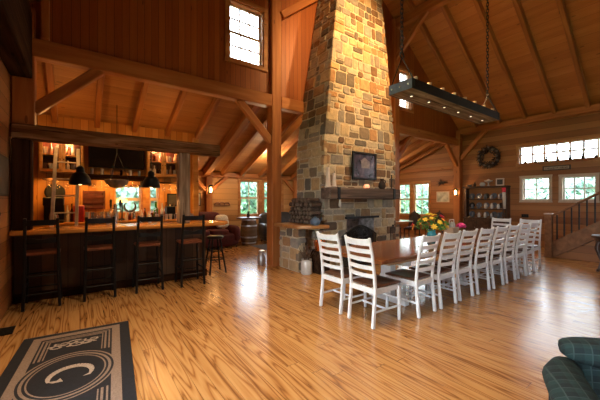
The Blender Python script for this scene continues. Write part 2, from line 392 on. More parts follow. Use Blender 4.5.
WN = [0]
def window(O, U, Nn, u0, u1, v0, v1, sashes=2, cols=3, rows=2, casing=.09, mat='casing', smat='sash', sill=True, depth=.07, mut=.030):
    """double-hung or fixed window in a wall; O,U,Nn as for wall()"""
    O, U, Nn = V(O), V(U), V(Nn); WN[0] += 1
    B = Matrix(((U.x, Nn.x, 0, O.x), (U.y, Nn.y, 0, O.y), (U.z, Nn.z, 1, O.z), (0, 0, 0, 1)))   # local x=u, y=outward, z=up
    m = MB(); c = casing
    m.box(u0-c, -.03, v0-.005, u0, 0, v1+.005); m.box(u1, -.03, v0-.005, u1+c, 0, v1+.005)
    m.box(u0-c-.01, -.035, v1, u1+c+.01, 0, v1+c)
    if sill: m.box(u0-c-.02, -.06, v0-.05, u1+c+.02, .0, v0)
    else: m.box(u0-c-.01, -.035, v0-c, u1+c+.01, 0, v0)
    f = .03
    m.box(u0, .0, v0, u0+f, .19, v1); m.box(u1-f, .0, v0, u1, .19, v1); m.box(u0, .0, v0, u1, .19, v0+f); m.box(u0, .0, v1-f, u1, .19, v1)
    r = struct(m.build('window_%d' % WN[0], mat)); r.matrix_world = B
    a0, a1, b0, b1 = u0+f, u1-f, v0+f, v1-f; H = (b1-b0)/sashes
    for k in range(sashes):
        y = depth + (.035 if k else 0); z0 = b0 + k*H; z1 = z0 + H; s = .035
        m = MB(); m.box(a0, y, z0, a0+s, y+.03, z1); m.box(a1-s, y, z0, a1, y+.03, z1); m.box(a0+s, y, z0, a1-s, y+.03, z0+s); m.box(a0+s, y, z1-s, a1-s, y+.03, z1)
        for q in range(1, cols): x = a0+s+(a1-a0-2*s)*q/cols; m.box(x-mut/2, y+.005, z0+s, x+mut/2, y+.025, z1-s)
        for q in range(1, rows): z = z0+s+(H-2*s)*q/rows; m.box(a0+s, y+.006, z-mut/2, a1-s, y+.024, z+mut/2)
        so = m.build('sash', smat, r)
        p = MB(); p.box(a0+s-.004, y+.013, z0+s-.004, a1-s+.004, y+.017, z1-s+.004); p.build('pane', 'pane', so)
    # daylight through this window is sampled from the sky through a portal in its opening
    L = bpy.data.lights.new('window_daylight', 'AREA'); L.shape = 'RECTANGLE'; L.size = u1-u0-.02; L.size_y = v1-v0-.02
    L.cycles.is_portal = True
    lo = bpy.data.objects.new('window_daylight', L); COL.objects.link(lo)
    cc = B @ V(((u0+u1)/2, .22, (v0+v1)/2)); zax = Nn; yax = Z3; xax = yax.cross(zax)
    lo.matrix_world = Matrix(((xax.x, yax.x, zax.x, cc.x), (xax.y, yax.y, zax.y, cc.y), (xax.z, yax.z, zax.z, cc.z), (0, 0, 0, 1)))
    return r

m = MB(); m.box(XL-.3, YF-.3, -.2, XR+.3, YB+.3, 0); struct(m.build('floor', 'floor'))
# far wall (x = 12.1): u along +y
hR = [(-.6, 3.96, 2.70, 3.33), (3.09, 3.86, 1.47, 2.26), (2.01, 2.82, 1.47, 2.24), (8.14, 8.80, .82, 2.25), (7.22, 7.98, .82, 2.25), (-3.9, -2.4, .9, 2.3)]
wall('wall_right', (XR, 0, 0), (0, 1, 0), (1, 0, 0), (YF, YB+.2), (0, 4.5), hR, 'hplank_y')
wn = dict(O=(XR, 0, 0), U=(0, 1, 0), Nn=(1, 0, 0))
window(**wn, u0=-.6, u1=3.96, v0=2.70, v1=3.33, sashes=1, cols=14, rows=2, casing=.05, smat='sashw', depth=.1, sill=False, mut=.055)
window(**wn, u0=3.09, u1=3.86, v0=1.47, v1=2.26, sashes=1, cols=2, rows=2, casing=.05, mat='sash', smat='sashw', depth=.13, sill=False, mut=.035)
window(**wn, u0=2.01, u1=2.82, v0=1.47, v1=2.24, sashes=1, cols=3, rows=2, casing=.05, mat='sash', smat='sashw', depth=.13, sill=False, mut=.035)
for a, b in ((8.14, 8.80), (7.22, 7.98)): window(**wn, u0=a, u1=b, v0=.82, v1=2.25, cols=2, rows=1, casing=.08)
window(**wn, u0=-3.9, u1=-2.4, v0=.9, v1=2.3)
# clerestory wall above the aisle (y = 5.95): u along +x
hC = [(2.50, 3.32, 4.46, 5.70), (8.14, 8.92, 4.48, 5.72)]
wall('wall_clerestory', (0, YA, 0), (1, 0, 0), (0, 1, 0), (XL-.2, XR+.2), (3.75, 9.2), hC, 'vplank', .16, gable_clips)
for a, b, c, d in hC: window((0, YA, 0), (1, 0, 0), (0, 1, 0), a, b, c, d, casing=.085, sill=False)
# aisle rear wall (y = 10) and the bar's back wall (y = 8)
hB = [(4.62, 5.42, .93, 2.22), (5.58, 6.38, .93, 2.22)]
wall('wall_back', (0, YB, 0), (1, 0, 0), (0, 1, 0), (2.42, XR+.2), (0, 2.75), hB, 'hplank_x')
for a, b, c, d in hB: window((0, YB, 0), (1, 0, 0), (0, 1, 0), a, b, c, d, cols=2, rows=1, casing=.08)
hW = [(.60, 1.20, 1.17, 1.86), (1.32, 1.58, 1.17, 1.86)]
wall('wall_bar', (0, YW, 0), (1, 0, 0), (0, 1, 0), (XL-.2, 2.42), (0, 3.5), hW, 'barwall')
window((0, YW, 0), (1, 0, 0), (0, 1, 0), .60, 1.20, 1.17, 1.86, cols=1, rows=1, casing=.06)
window((0, YW, 0), (1, 0, 0), (0, 1, 0), 1.32, 1.58, 1.17, 1.86, cols=1, rows=1, casing=.06)
wall('wall_bar_end', (2.42, 0, 0), (0, 1, 0), (-1, 0, 0), (YW+.05, YB+.2), (0, 3.4), [], 'hplank_y')
m = MB(); m.box(2.36, 7.93, 0, 2.5, 8.02, 3.1); struct(m.build('trim_1', 'cabwood', bev=.008))
# wall beside the bar, and the entrance wall behind the camera with tall glazed openings
wall('wall_left', (XL, 0, 0), (0, 1, 0), (-1, 0, 0), (YF, YW+.2), (0, 4.5), [(-2.4, -.6, .1, 2.9), (1.0, 2.8, .1, 2.9)], 'hplank_y')  # the opening nearer the bar is added out of view as side fill light
for a, b in ((-2.4, -.6), (1.0, 2.8)): window((XL, 0, 0), (0, 1, 0), (-1, 0, 0), a, b, .1, 2.9, cols=3, rows=3)
hF = [(9.6, 11.0, .9, 2.2)]
wall('wall_front', (0, YF, 0), (1, 0, 0), (0, -1, 0), (XL-.2, XR+.2), (0, 9.2), hF, 'vplank', .2, gable_clips)
for a, b, c, d in hF: window((0, YF, 0), (1, 0, 0), (0, -1, 0), a, b, c, d, sashes=1, cols=3, rows=3, sill=False)
# roofs
def slab(name, pts, mat, n):
    m = MB(); m.prism([V(p) for p in pts], V(n)); return struct(m.build(name, mat))
YR = 6.15
slab('ceiling', [(XR+.3, YF-.3, roof_z(XR+.3)), (RIDGE, YF-.3, roof_z(RIDGE)), (RIDGE, YR, roof_z(RIDGE)), (XR+.3, YR, roof_z(XR+.3))], 'roof', (0, 0, .15))
slab('ceiling_left', [(XL-.3, YF-.3, roof_z(XL-.3)), (RIDGE, YF-.3, roof_z(RIDGE)), (RIDGE, YR, roof_z(RIDGE)), (XL-.3, YR, roof_z(XL-.3))], 'roof', (0, 0, .15))
slab('ceiling_aisle', [(XL-.3, YA+.1, lean_z(YA+.1)), (XR+.3, YA+.1, lean_z(YA+.1)), (XR+.3, YB+.5, lean_z(YB+.5)), (XL-.3, YB+.5, lean_z(YB+.5))], 'leanto', (0, 0, .15))
# timber frame: posts, plate, rafters, braces
YP = 5.92
def post(x, y, z0, z1, w=.25): return timber('timber_post', (x, y, z0), (x, y, z1), w, w, side=(1, 0, 0))
post(-.66, 5.96, 2.585, 3.6); post(3.6, 5.96, 0, roof_z(3.6)-.05); post(8.0, 5.96, 0, roof_z(8.0)-.05); post(11.97, 5.93, 0, 4.2)
post(-.66, 5.96, 3.87, 4.3); post(-.42, 5.85, 3.87, 4.5, .1)
for a, b in ((XL, 3.475), (3.725, 4.36), (6.7, 7.875), (8.125, 11.845)):
    timber('plate_beam', (a, 5.93, 3.735), (b, 5.93, 3.735), .2, .27)
def brace(a, b, w=.12, h=.15, side=None): return timber('knee_brace', a, b, w, h, side=side)
brace((-.56, 5.93, 2.82), (.27, 5.93, 3.62)); brace((3.5, 5.93, 2.82), (2.7, 5.93, 3.62)); brace((3.7, 5.93, 2.82), (4.5, 5.93, 3.62))
brace((8.1, 5.93, 2.82), (8.9, 5.93, 3.62)); brace((11.88, 5.93, 2.82), (11.1, 5.93, 3.62))
brace((11.98, 5.82, 3.1), (11.98, 4.9, 4.1), side=(1, 0, 0))
timber('eave_beam', (11.98, YF, 4.14), (11.98, 5.8, 4.14), .2, .2)
timber('eave_beam', (-.68, YF, 3.72), (-.68, 5.8, 3.72), .24, .95, 'rustic_dark')
timber('tie_beam', (12.0, 6.06, 2.80), (12.0, YB, 2.80), .16, .16, 'rafter')
timber('purlin_beam', (8.0, YF, 6.98), (8.0, 5.83, 6.98), .2, .26); timber('purlin_beam', (3.6, YF, 7.15), (3.6, 5.83, 7.15), .2, .26)
brace((8.0, 5.9, 5.9), (8.0, 4.85, 6.9), .13, .16, side=(1, 0, 0))
brace((3.72, 5.85, 5.72), (5.2, 5.85, 6.9), .13, .16)
timber('ridge_beam', (RIDGE, YF, 8.6), (RIDGE, 5.9, 8.6), .2, .3)
y = 5.29 + .775
ys = [5.24 - .77*k for k in range(13)]
for yy in ys:
    for s, x0 in ((1, XR), (-1, XL)):
        zo = .11
        timber('rafter', (x0, yy, roof_z(x0)-zo), (RIDGE + s*.1, yy, roof_z(RIDGE + s*.1)-zo), .10, .20, 'rafter', side=(0, 1, 0))
for k in range(18):
    x = -.42 + .72*k
    if x > 12: break
    ye = YW if x < 2.5 else YB
    big = abs(x - 3.2) < .2
    xx = 3.35 if big else x
    timber('aisle_rafter', (xx, YA+.12, lean_z(YA+.12)-(.11 if big else .085)), (xx, ye, lean_z(ye)-(.11 if big else .085)), .2 if big else .1, .22 if big else .16, 'rafter', side=(1, 0, 0))
timber('rear_plate', (2.45, 9.93, 2.36), (XR, 9.93, 2.36), .14, .16, 'rafter')
timber('rear_post', (3.45, 9.9, 0), (3.45, 9.9, 2.28), .2, .18, side=(1, 0, 0))
brace((3.4, 9.9, 1.8), (2.85, 9.9, 2.3), .09, .11); brace((3.5, 9.9, 1.8), (4.1, 9.9, 2.3), .09, .11)
timber('rear_post', (7.0, 9.9, 0), (7.0, 9.9, 2.28), .2, .18, side=(1, 0, 0)); brace((6.95, 9.9, 1.8), (6.45, 9.9, 2.3), .09, .11)

# ------------------------------------------------------------------ fireplace
FP = thing('stone_fireplace', 'tall tapering fieldstone chimney with hewn mantel and fireplace in the middle of the hall', 'fireplace', (5.43, 5.4, 0))
def W2(o): o.matrix_parent_inverse = Matrix.Translation(-V(o.parent.location)); return o
def cx(z):   # chimney half outline at height z: x0, x1, yfront
    t = max(0, z - 2.75)
    return 4.2 + .172*t, 6.68 - .055*t, 4.9 + .065*t
YBK = 5.94
ZT = 8.4
m = MB(); lv = [0, 2.75, ZT]; ins = .03
def ring(z): a, b, c = cx(z); return [(a+ins, c+ins, z), (b-ins, c+ins, z), (b-ins, YBK, z), (a+ins, YBK, z)]
# core with a firebox opening cut out of the lower front
OX0, OX1, OZ, OD = 4.9, 5.86, 1.07, .55
y0 = 4.9 + ins
m.box(4.2+ins, y0, 0, OX0, YBK, 1.3); m.box(OX1, y0, 0, 6.68-ins, YBK, 1.3); m.box(OX0, y0, OZ, OX1, YBK, 1.3); m.box(OX0, y0+OD, 0, OX1, YBK, OZ)
r0, r1, r2 = ring(1.3), ring(2.75), ring(ZT)
for A, B2 in ((r0, r1), (r1, r2)):
    for k in range(4): m.quad(A[k], A[(k+1) % 4], B2[(k+1) % 4], B2[k])
core = W2(m.build('mortar_core', 'mortar', FP))
def stones(m, P, u0, u1, v0, v1, rnd, rows=(.15, .33), lens=(.16, .46), hole=None, ext=.022, gap=.017):
    """random coursed stones on a face; P(u,v,n) -> point, n outwards"""
    v = v0
    while v < v1 - .03:
        h = min(rnd.uniform(*rows), v1 - v)
        if v1 - v - h < .08: h = v1 - v
        u = u0
        while u < u1 - .02:
            l = rnd.uniform(*lens)
            if u1 - u - l < .1: l = u1 - u
            subs = [(v, v+h)] if h < .2 or rnd.random() < .6 else [(v, v+h*rnd.uniform(.4, .6)), None]
            if len(subs) == 2: subs[1] = (subs[0][1], v+h)
            for a, b in subs:
                uu0, uu1 = u+gap*rnd.uniform(.5, 1.6), u+l-gap*rnd.uniform(.5, 1.6); vv0, vv1 = a+gap*rnd.uniform(.4, 1.3), b-gap*rnd.uniform(.4, 1.3)
                if hole and uu1 > hole[0] and uu0 < hole[1] and vv0 < hole[3] and vv1 > hole[2]:
                    if vv0 < hole[3] < vv1 - .06: vv0 = hole[3] + .005
                    elif uu0 < hole[0] - .06: uu1 = hole[0] - .005
                    elif uu1 > hole[1] + .06: uu0 = hole[1] + .005
                    else: continue
                e = ext * rnd.uniform(.4, 1.15); j = lambda s: rnd.uniform(-s, s)
                q = min(.03, (uu1-uu0)*.18, (vv1-vv0)*.22)
                cs = [(uu0, vv0), (uu1, vv0), (uu1, vv1), (uu0, vv1)]
                out = []
                for i, (cu, cv) in enumerate(cs):   # eight-sided outline, corners knocked off
                    su = 1 if cu == uu0 else -1; sv = 1 if cv == vv0 else -1
                    p1 = (cu + su*q*rnd.uniform(.3, 1.5), cv + j(.006)); p2 = (cu + j(.006), cv + sv*q*rnd.uniform(.3, 1.5))
                    out += [p2, p1] if i in (0, 2) else [p1, p2]
                cuu, cvv = (uu0+uu1)/2, (vv0+vv1)/2
                base = [m.bm.verts.new(P(x, y2, -.06)) for x, y2 in out]
                mid = [m.bm.verts.new(P(x, y2, e*.55)) for x, y2 in out]
                top = [m.bm.verts.new(P(cuu+(x-cuu)*.86, cvv+(y2-cvv)*.82, e + j(.006))) for x, y2 in out]
                n = len(out)
                for A, B2 in ((base, mid), (mid, top)):
                    for k in range(n): m.bm.faces.new((A[k], A[(k+1) % n], B2[(k+1) % n], B2[k]))
                m.bm.faces.new(top)
            u += l
        v += h
rs = random.Random(5)
m = MB()
def Pf(u, v, n):
    a, b, c = cx(v); return V((a + (b - a)*u/2.48, c - n + .03, v))
def Pl(u, v, n):
    a, b, c = cx(v); return V((a - n + .03, c + (YBK - c)*u/1.04, v))
def Pr(u, v, n):
    a, b, c = cx(v); return V((b + n - .03, c + (YBK - c)*u/1.04, v))
stones(m, Pf, -.01, 2.49, 0, ZT, rs, hole=(OX0-4.2-.02, OX1-4.2+.02, 0, OZ+.03))
stones(m, Pl, -.005, 1.04, 0, ZT, rs); stones(m, Pr, -.005, 1.04, 0, ZT, rs)
W2(m.build('stone_facing', 'stone', FP))
m = MB()
for q in ((OX0+.001, OX0+.02), (OX1-.02, OX1-.001)): m.box(q[0], 4.95, 0, q[1], 4.9+OD+.03, OZ)
m.box(OX0+.02, 4.9+OD, 0, OX1-.02, 4.9+OD+.029, OZ); m.box(OX0+.02, 4.95, 0.002, OX1-.02, 4.9+OD, .03)
W2(m.build('firebox', 'firebox', FP))
m = MB(); m.box(OX0-.08, 4.855, OZ, OX1+.08, 4.9, OZ+.05); W2(m.build('lintel', 'iron', FP))
def on_parent(o, p): o.parent = p; o.matrix_parent_inverse = Matrix.Translation(-V(p.location)); return o
mt = timber('mantel', (4.08, 4.715, 1.64), (6.38, 4.715, 1.64), .33, .235, 'mantelwood', bev=.02); del mt['kind']; on_parent(mt, FP)
for x in (4.30, 6.12):
    m = MB(); m.box(x-.035, 4.53, 1.515, x+.035, 4.86, 1.765); o = m.build('iron_strap', 'iron', FP, bev=.004); W2(o)
# side piers carrying wooden slabs
def pier(x0, x1, ya, yb, h, P3):
    m = MB(); m.box(x0+.03, ya+.03, 0, x1-.03, yb-.03, h); W2(m.build('pier_core', 'mortar', FP))
    m = MB()
    stones(m, lambda u, v, n: V((x0+.03-n, ya+u, v)), 0, yb-ya, 0, h, rs, rows=(.16, .3), lens=(.2, .4))
    stones(m, lambda u, v, n: V((x0+u, ya+.03-n, v)), 0, x1-x0, 0, h, rs, rows=(.16, .3), lens=(.2, .4))
    W2(m.build('pier_facing', 'stone', FP))
pier(3.62, 3.86, 5.05, 5.8, .91, FP)
pier(6.76, 7.2, 5.15, 5.8, .84, FP)
m = MB()
pl = [(3.50, 5.80, .915), (3.47, 5.3, .915), (3.53, 4.95, .915), (3.74, 4.75, .915), (4.15, 4.66, .915), (4.155, 5.8, .915)]
m.prism(pl, (0, 0, .07)); W2(m.build('hearth_slab', 'slab', FP, bev=.012))
m = MB(); m.box(6.735, 5.0, .845, 7.3, 5.8, .91); W2(m.build('hearth_slab', 'slab', FP, bev=.012))
# arched scroll fire screen
fs = thing('fire_screen', 'black iron scroll fire screen with arched top before the fireplace', 'fire screen', (5.06, 4.68, 0))
m = MB(); arc = [(-.55, 0, .02), (-.55, 0, .72), (-.42, 0, .80)] + [(-.40+.8*t, 0, .80+.13*math.sin(math.pi*t)) for t in [i/10 for i in range(11)]] + [(.42, 0, .80), (.55, 0, .72), (.55, 0, .02)]
m.tube(arc, .014, 6, closed=True); m.tube([(-.4, 0, .02), (-.4, 0, .8)], .01, 6); m.tube([(.4, 0, .02), (.4, 0, .8)], .01, 6)
for x in (-.5, .5): m.box(x-.02, -.1, 0, x+.02, .1, .025)
m.build('frame', 'iron', fs)
m = MB()
for cx_, cz, r, sg in ((-.18, .74, .12, 1), (.18, .74, .12, -1), (-.2, .45, .15, -1), (.2, .45, .15, 1), (0, .6, .1, 1), (-.25, .2, .12, 1), (.25, .2, .12, -1)):
    m.tube([(cx_ + sg*r*(1-t*.8)*math.cos(9*t), 0, cz + r*(1-t*.8)*math.sin(9*t)) for t in [i/22 for i in range(23)]], .009, 5)
m.build('scroll_work', 'iron', fs)
N = Nodes('fire screen mesh'); tr = N.n('ShaderNodeBsdfTransparent', {0: (.7, .7, .7, 1)}); df = N.n('ShaderNodeBsdfDiffuse', {0: (.02, .02, .02, 1)})
mx = N.n('ShaderNodeMixShader', {0: .3, 1: tr.outputs[0], 2: df.outputs[0]}); N.t.links.new(mx.outputs[0], N.out.inputs[0]); M['mesh'] = N.m
m = MB(); m.prism([V(p)+V((0, .012, 0)) for p in arc], (0, .004, 0)); m.build('wire_mesh', 'mesh', fs)
ft = thing('fireplace_tools', 'dark iron fireplace tools on a stand beside the hearth opening', 'fireplace tools', (6.22, 4.66, 0))
MB().lathe([(.12, 0), (.11, .02), (.015, .03), (.012, .85), (.03, .87), (.01, .9)], 12).build('stand', 'iron', ft)
for k, (dx, dy) in enumerate(((-.07, 0), (.07, 0), (0, .07))):
    MB().tube([(dx*.3, dy*.3, .84), (dx, dy, .82), (dx, dy, .14)], .009, 6).build('poker' if k else 'shovel_shaft', 'iron', ft); MB().cbox((dx, dy, .12), (.06, .015, .1)).build('tool_head', 'iron', ft)
# things on and by the fireplace
pf = thing('framed_painting', 'black framed dark purple painting hung on the stone chimney above the mantel', 'painting', (5.395, 4.84, 2.295))
m = MB(); w, h = .41, .32
for a in ((-w, -h, -w+.05, h), (w-.05, -h, w, h), (-w+.05, -h, w-.05, -h+.05), (-w+.05, h-.05, w-.05, h)): m.box(a[0], -.025, a[1], a[2], .02, a[3])
m.build('frame', 'black', pf, bev=.006); MB().box(-w+.045, -.005, -h+.045, w-.045, .005, h-.045).build('canvas', 'art', pf)
m = MB(); m.box(-.12, -.008, -.05, .18, -.005, .12); m.prism([(-.14, -.008, .12), (.0, -.008, .2), (.14, -.008, .12)], (0, .003, 0)); m.build('painted_house', basic('dusky paint', (.16, .12, .11), .4, var=.5, scale=14), pf)
def candle(x, y, z, r0, h, label):
    t = thing('taper_candle', label, 'candle', (x, y, z))
    MB().lathe([(r0*1.15, 0), (r0*1.3, .02), (r0, .04), (r0*.62, h)], 12).build('wax_body', 'candle', t, smooth=True)
    MB().tube([(0, 0, h), (.004, 0, h+.04)], .005, 5).build('wick', 'black', t)
candle(4.17, 4.74, 1.7585, .055, .42, 'taller pale cone candle standing on the end of the mantel'); candle(4.325, 4.72, 1.767, .05, .30, 'shorter pale cone candle beside the taller one on the mantel')
t = thing('votive_lantern', 'small glowing orange glass votive on the mantel below the painting', 'candle', (5.33, 4.72, 1.7585))
MB().lathe([(.05, 0), (.065, .03), (.065, .07), (.04, .10)], 14).build('glass_bowl', 'votive', t, smooth=True); MB().lathe([(.07, .0), (.065, .012)], 14).build('saucer', 'iron', t)
t = thing('dark_jug', 'dark lumpy pottery jug standing on the far end of the mantel', 'jug', (5.88, 4.72, 1.7585))
MB().lathe([(.05, 0), (.09, .06), (.08, .14), (.04, .2), (.05, .25)], 14).build('body', 'twig', t, smooth=True); MB().tube([(.075, 0, .13), (.13, 0, .17), (.11, 0, .22), (.045, 0, .22)], .012, 6).build('handle', 'twig', t)
t = thing('iron_candlestick', 'thin black iron candlestick with cross arm on the mantel end', 'candlestick', (6.24, 4.72, 1.7585))
MB().lathe([(.06, 0), (.05, .015), (.012, .03), (.012, .34), (.025, .36)], 10).build('stem', 'iron', t); MB().tube([(-.07, 0, .24), (.07, 0, .24)], .01, 6).build('cross_arm', 'iron', t)
o = MB().lathe([(.02, 0), (.035, .03), (.02, .13), (.01, .15)], 10, (4.34, 4.56, 1.36)).build('hanging_bell', 'china', smooth=True); tag(o, 'small white bell hanging under the mantel strap', 'bell')
# split logs piled on the slab
k = 0
lg = None
for row in range(6):
    for i in range(8):
        y, z = 4.955 + i*.105 + (row % 2)*.045, 1.035 + row*.092
        if i == 7 and row % 2: continue
        if lg is None:
            lg = thing('firewood_log', 'dark split log in the pile on the hearth slab against the chimney', 'log', (3.87, y, z), 0, 'firewood logs piled on the hearth slab')
            MB().tube([(0, 0, 0), (.27, 0, 0)], .047, 7).build('bark', 'bark', lg, bev=.004); MB().tube([(-.004, 0, 0), (.001, 0, 0)], .036, 7).build('cut_end', 'logend', lg)
        else:
            l2 = dup(lg, (3.87 + RN.uniform(-.02, .02), y, z)); l2.rotation_euler = (RN.uniform(0, 6), 0, 0)
t = thing('enamel_kettle', 'blue grey enamel kettle on the hearth slab edge', 'kettle', (3.88, 4.80, .986))
MB().lathe([(.07, 0), (.10, .03), (.105, .09), (.07, .14), (.03, .155), (.02, .175)], 16).build('body', 'bluepot', t, smooth=True)
MB().tube([(.09, 0, .06), (.15, 0, .10), (.17, 0, .15)], .018, 7, .01).build('spout', 'bluepot', t); MB().tube([(-.07, 0, .14), (-.06, 0, .22), (.06, 0, .22), (.07, 0, .14)], .008, 6).build('handle', 'iron', t)
t = thing('copper_bucket', 'shiny copper bucket in the recess under the hearth slab', 'bucket', (4.0, 4.80, .45))
MB().lathe([(.10, 0), (.13, .2), (.14, .21), (.12, .21), (.09, .02)], 16).build('body', 'copper', t, smooth=True); MB().tube([(-.13, 0, .2), (-.1, .0, .28), (.1, 0, .28), (.13, 0, .2)], .006, 6).build('handle', 'iron', t)
t = thing('kindling_crate', 'dark wooden crate of kindling under the hearth slab', 'crate', (4.02, 4.86, 0))
m = MB(); m.box(-.13, -.2, 0, .13, .2, .02); m.box(-.13, -.2, .02, -.115, .2, .44); m.box(.115, -.2, .02, .13, .2, .44); m.box(-.115, -.2, .02, .115, -.185, .44); m.box(-.115, .185, .02, .115, .2, .44); m.box(-.13, -.2, .435, .13, .2, .447)
m.build('box', 'rustic_dark', t); 
t = thing('stone_crock', 'whitish stoneware crock on the floor at the foot of the stone pier', 'crock', (3.72, 4.885, 0))
MB().lathe([(.10, 0), (.115, .02), (.115, .24), (.10, .27), (.11, .30), (.095, .30), (.09, .04)], 18).build('body', 'china', t, smooth=True)
m = MB()
for k in range(22): a = k*2.4; m.tube([(.02*math.cos(a), .02*math.sin(a), .05), (.05*math.cos(a), .05*math.sin(a), .3), ((.07+.05*(k % 3))*math.cos(a), (.07+.05*(k % 3))*math.sin(a), .42+.06*(k % 4))], .005, 4)
m.build('dried_stems', 'bark', t)
t = thing('milk_can', 'whitish galvanised milk can standing behind the tall timber post', 'milk can', (3.43, 6.24, 0)); t.scale = (.8, .8, .68)
MB().lathe([(.12, 0), (.125, .02), (.125, .28), (.075, .36), (.07, .42), (.09, .45)], 16).build('body', 'galv', t, smooth=True); MB().lathe([(.085, .45), (.085, .47), (.03, .49)], 14).build('lid', 'galv', t)

# ------------------------------------------------------------------ bar
bar = thing('bar_counter', 'long bar counter with dark plank front and orange wooden top', 'bar', (.8, 6.05, 0))
MB().box(-1.58, -.08, 0, 1.22, .28, 1.0).build('plank_front', 'barfront', bar)
m = MB(); e = [(-1.59, -.40, 1.005), (1.25, -.40, 1.005), (1.52, -.33, 1.005), (1.66, -.15, 1.005), (1.68, .05, 1.005), (1.58, .25, 1.005), (1.3, .34, 1.005), (-1.59, .34, 1.005)]
m.prism(e, (0, 0, .065)); m.build('bar_top', 'bartop', bar, bev=.015)
MB().box(-1.58, -.10, 0, 1.24, -.081, .13).build('kick_board', 'rustic_dark', bar)
# rustic header over the bar on two barn posts
hd = timber('bar_header', (-.79, 5.85, 2.475), (2.24, 5.85, 2.475), .2, .215, 'rustic', bev=.02)
o = timber('bar_post', (1.56, 5.85, 1.072), (1.56, 5.85, 2.366), .2, .2, 'rustic_pale', side=(1, 0, 0), bev=.015)
o = timber('bar_post', (-.67, 5.85, 1.072), (-.67, 5.85, 2.366), .22, .2, 'rustic_dark', side=(1, 0, 0), bev=.015)
# pendant lamps
def bar_pendant(x, y, z, label):
    t = thing('bar_pendant', label, 'pendant lamp', (x, y, z), 0, 'bar pendants')
    m = MB(); m.lathe([(.142, 0), (.140, .05), (.128, .11), (.095, .17), (.055, .2), (.05, .265), (.02, .30)], 20, cap=False); m.build('shade', 'black', t, smooth=True, solid=.006)
    MB().tube([(0, 0, .29), (0, 0, 2.365 - z)], .006, 6).build('cord', 'black', t)
    MB().ell((0, 0, .035), .04, 10, 8).build('bulb', 'bulb', t, smooth=True)
    return t
bar_pendant(.0, 5.9, 1.74, 'black dome pendant over the bar in front of the ladder')
bar_pendant(1.02, 5.9, 1.72, 'black dome pendant over the bar beside the barn post')
# bar stools
def make_stool(label):
    t = thing('bar_stool', label, 'bar stool', (0, 0, 0), 0, 'ladder-back bar stools')
    w = .18
    for s in (-1, 1):
        m = MB(); m.sweep([(s*(w+.015), -.03, 0), (s*w, 0, .5), (s*w, .0, .76), (s*(w-.005), -.03, 1.0), (s*(w-.01), -.075, 1.25)], .036, .036, (1, 0, 0)); m.build('back_post', 'black', t, bev=.005)
        m = MB(); m.sweep([(s*(w+.02), .41, 0), (s*(w-.01), .37, .74)], .036, .036, (1, 0, 0)); m.build('leg', 'black', t, bev=.005)
    m = MB(); m.box(-.2, -.0, .735, .2, .4, .775); m.build('seat', 'stoolseat', t, bev=.014, seg=2)
    def slat(z0, z1, y, name='slat', wavy=0):
        m = MB(); n = 10
        def f(u, v): return V((-w+.01+(2*w-.02)*u, y - .025*(1-(2*u-1)**2), z0+(z1-z0)*v + (wavy*math.sin(u*math.pi*3)*v if wavy else 0)))
        m.grid(f, n, 3); m.build(name, 'black', t, solid=.018)
    slat(1.15, 1.225, -.06); slat(.90, .965, -.018, wavy=.012)
    for z, nm in ((.22, 0), (.42, 0)):
        MB().tube([(-w, .39, z), (w, .39, z)], .012, 6).build('rung', 'black', t)
    for z in (.20, .45): MB().tube([(-w, -.01, z), (w, -.01, z)], .012, 6).build('rung', 'black', t)
    for s in (-1, 1): MB().tube([(s*w, -.01, .3), (s*w, .39, .3)], .012, 6).build('rung', 'black', t)
    return t
SL = ['black ladder-back bar stool at the dark end of the bar by the plank wall', 'black ladder-back bar stool second along the bar from the plank wall',
      'black ladder-back bar stool third along the bar from the plank wall', 'black ladder-back bar stool in front of the grey barn post on the bar']
st = make_stool(SL[0]); st.location = (-.43, 5.50, 0); st.rotation_euler = (0, 0, .02)
for x, y, l, a in ((.245, 5.50, SL[1], .0), (.925, 5.48, SL[2], -.03), (1.60, 5.40, SL[3], -.03)): dup(st, (x, y, 0), a, l)
t = thing('backless_stool', 'backless black stool with splayed legs under the rounded bar end', 'bar stool', (2.27, 6.12, 0))
MB().lathe([(.15, .70), (.17, .715), (.17, .74), (.15, .755)], 20).build('seat', 'black', t, smooth=True)
for k in range(4):
    a = math.pi/4 + k*math.pi/2; MB().tube([(.11*math.cos(a), .11*math.sin(a), .705), (.24*math.cos(a), .24*math.sin(a), 0)], .018, 8).build('leg', 'black', t)
for z, r in ((.28, .2), (.45, .165)): MB().tube([(r*math.cos(a), r*math.sin(a), z) for a in [math.pi/4+k*math.pi/2 for k in range(4)]], .010, 6, closed=True).build('foot_ring', 'black', t)
# back bar: counter, cabinets, television, shelf
bc = thing('back_counter', 'low wooden back counter under the bar windows', 'counter', (.75, 7.7, 0))
MB().box(-1.52, -.22, .1, 1.6, .29, 1.004).build('carcass', 'barfront', bc); MB().box(-1.54, -.28, 1.006, 1.62, .295, 1.05).build('worktop', 'bartop', bc, bev=.008)
for k in range(5):
    x = -1.48 + k*.615; d = MB().box(x, -.245, .14, x+.58, -.222, .86).build('door', 'rustic_dark', bc, bev=.006); MB().ell((x+.52, -.258, .6), .014, 8, 6).build('knob', 'iron', d)
tv = thing('television', 'black flat television on the wall above the bar shelf', 'television', (.68, 7.9, 2.48))
MB().box(-.54, -.03, -.27, .54, .03, .27).build('casing', 'black', tv, bev=.006); MB().box(-.525, -.034, -.25, .525, -.0305, .255).build('screen', 'screen', tv)
MB().box(-.1, .031, -.1, .1, .0995, .1).build('wall_bracket', 'iron', tv)
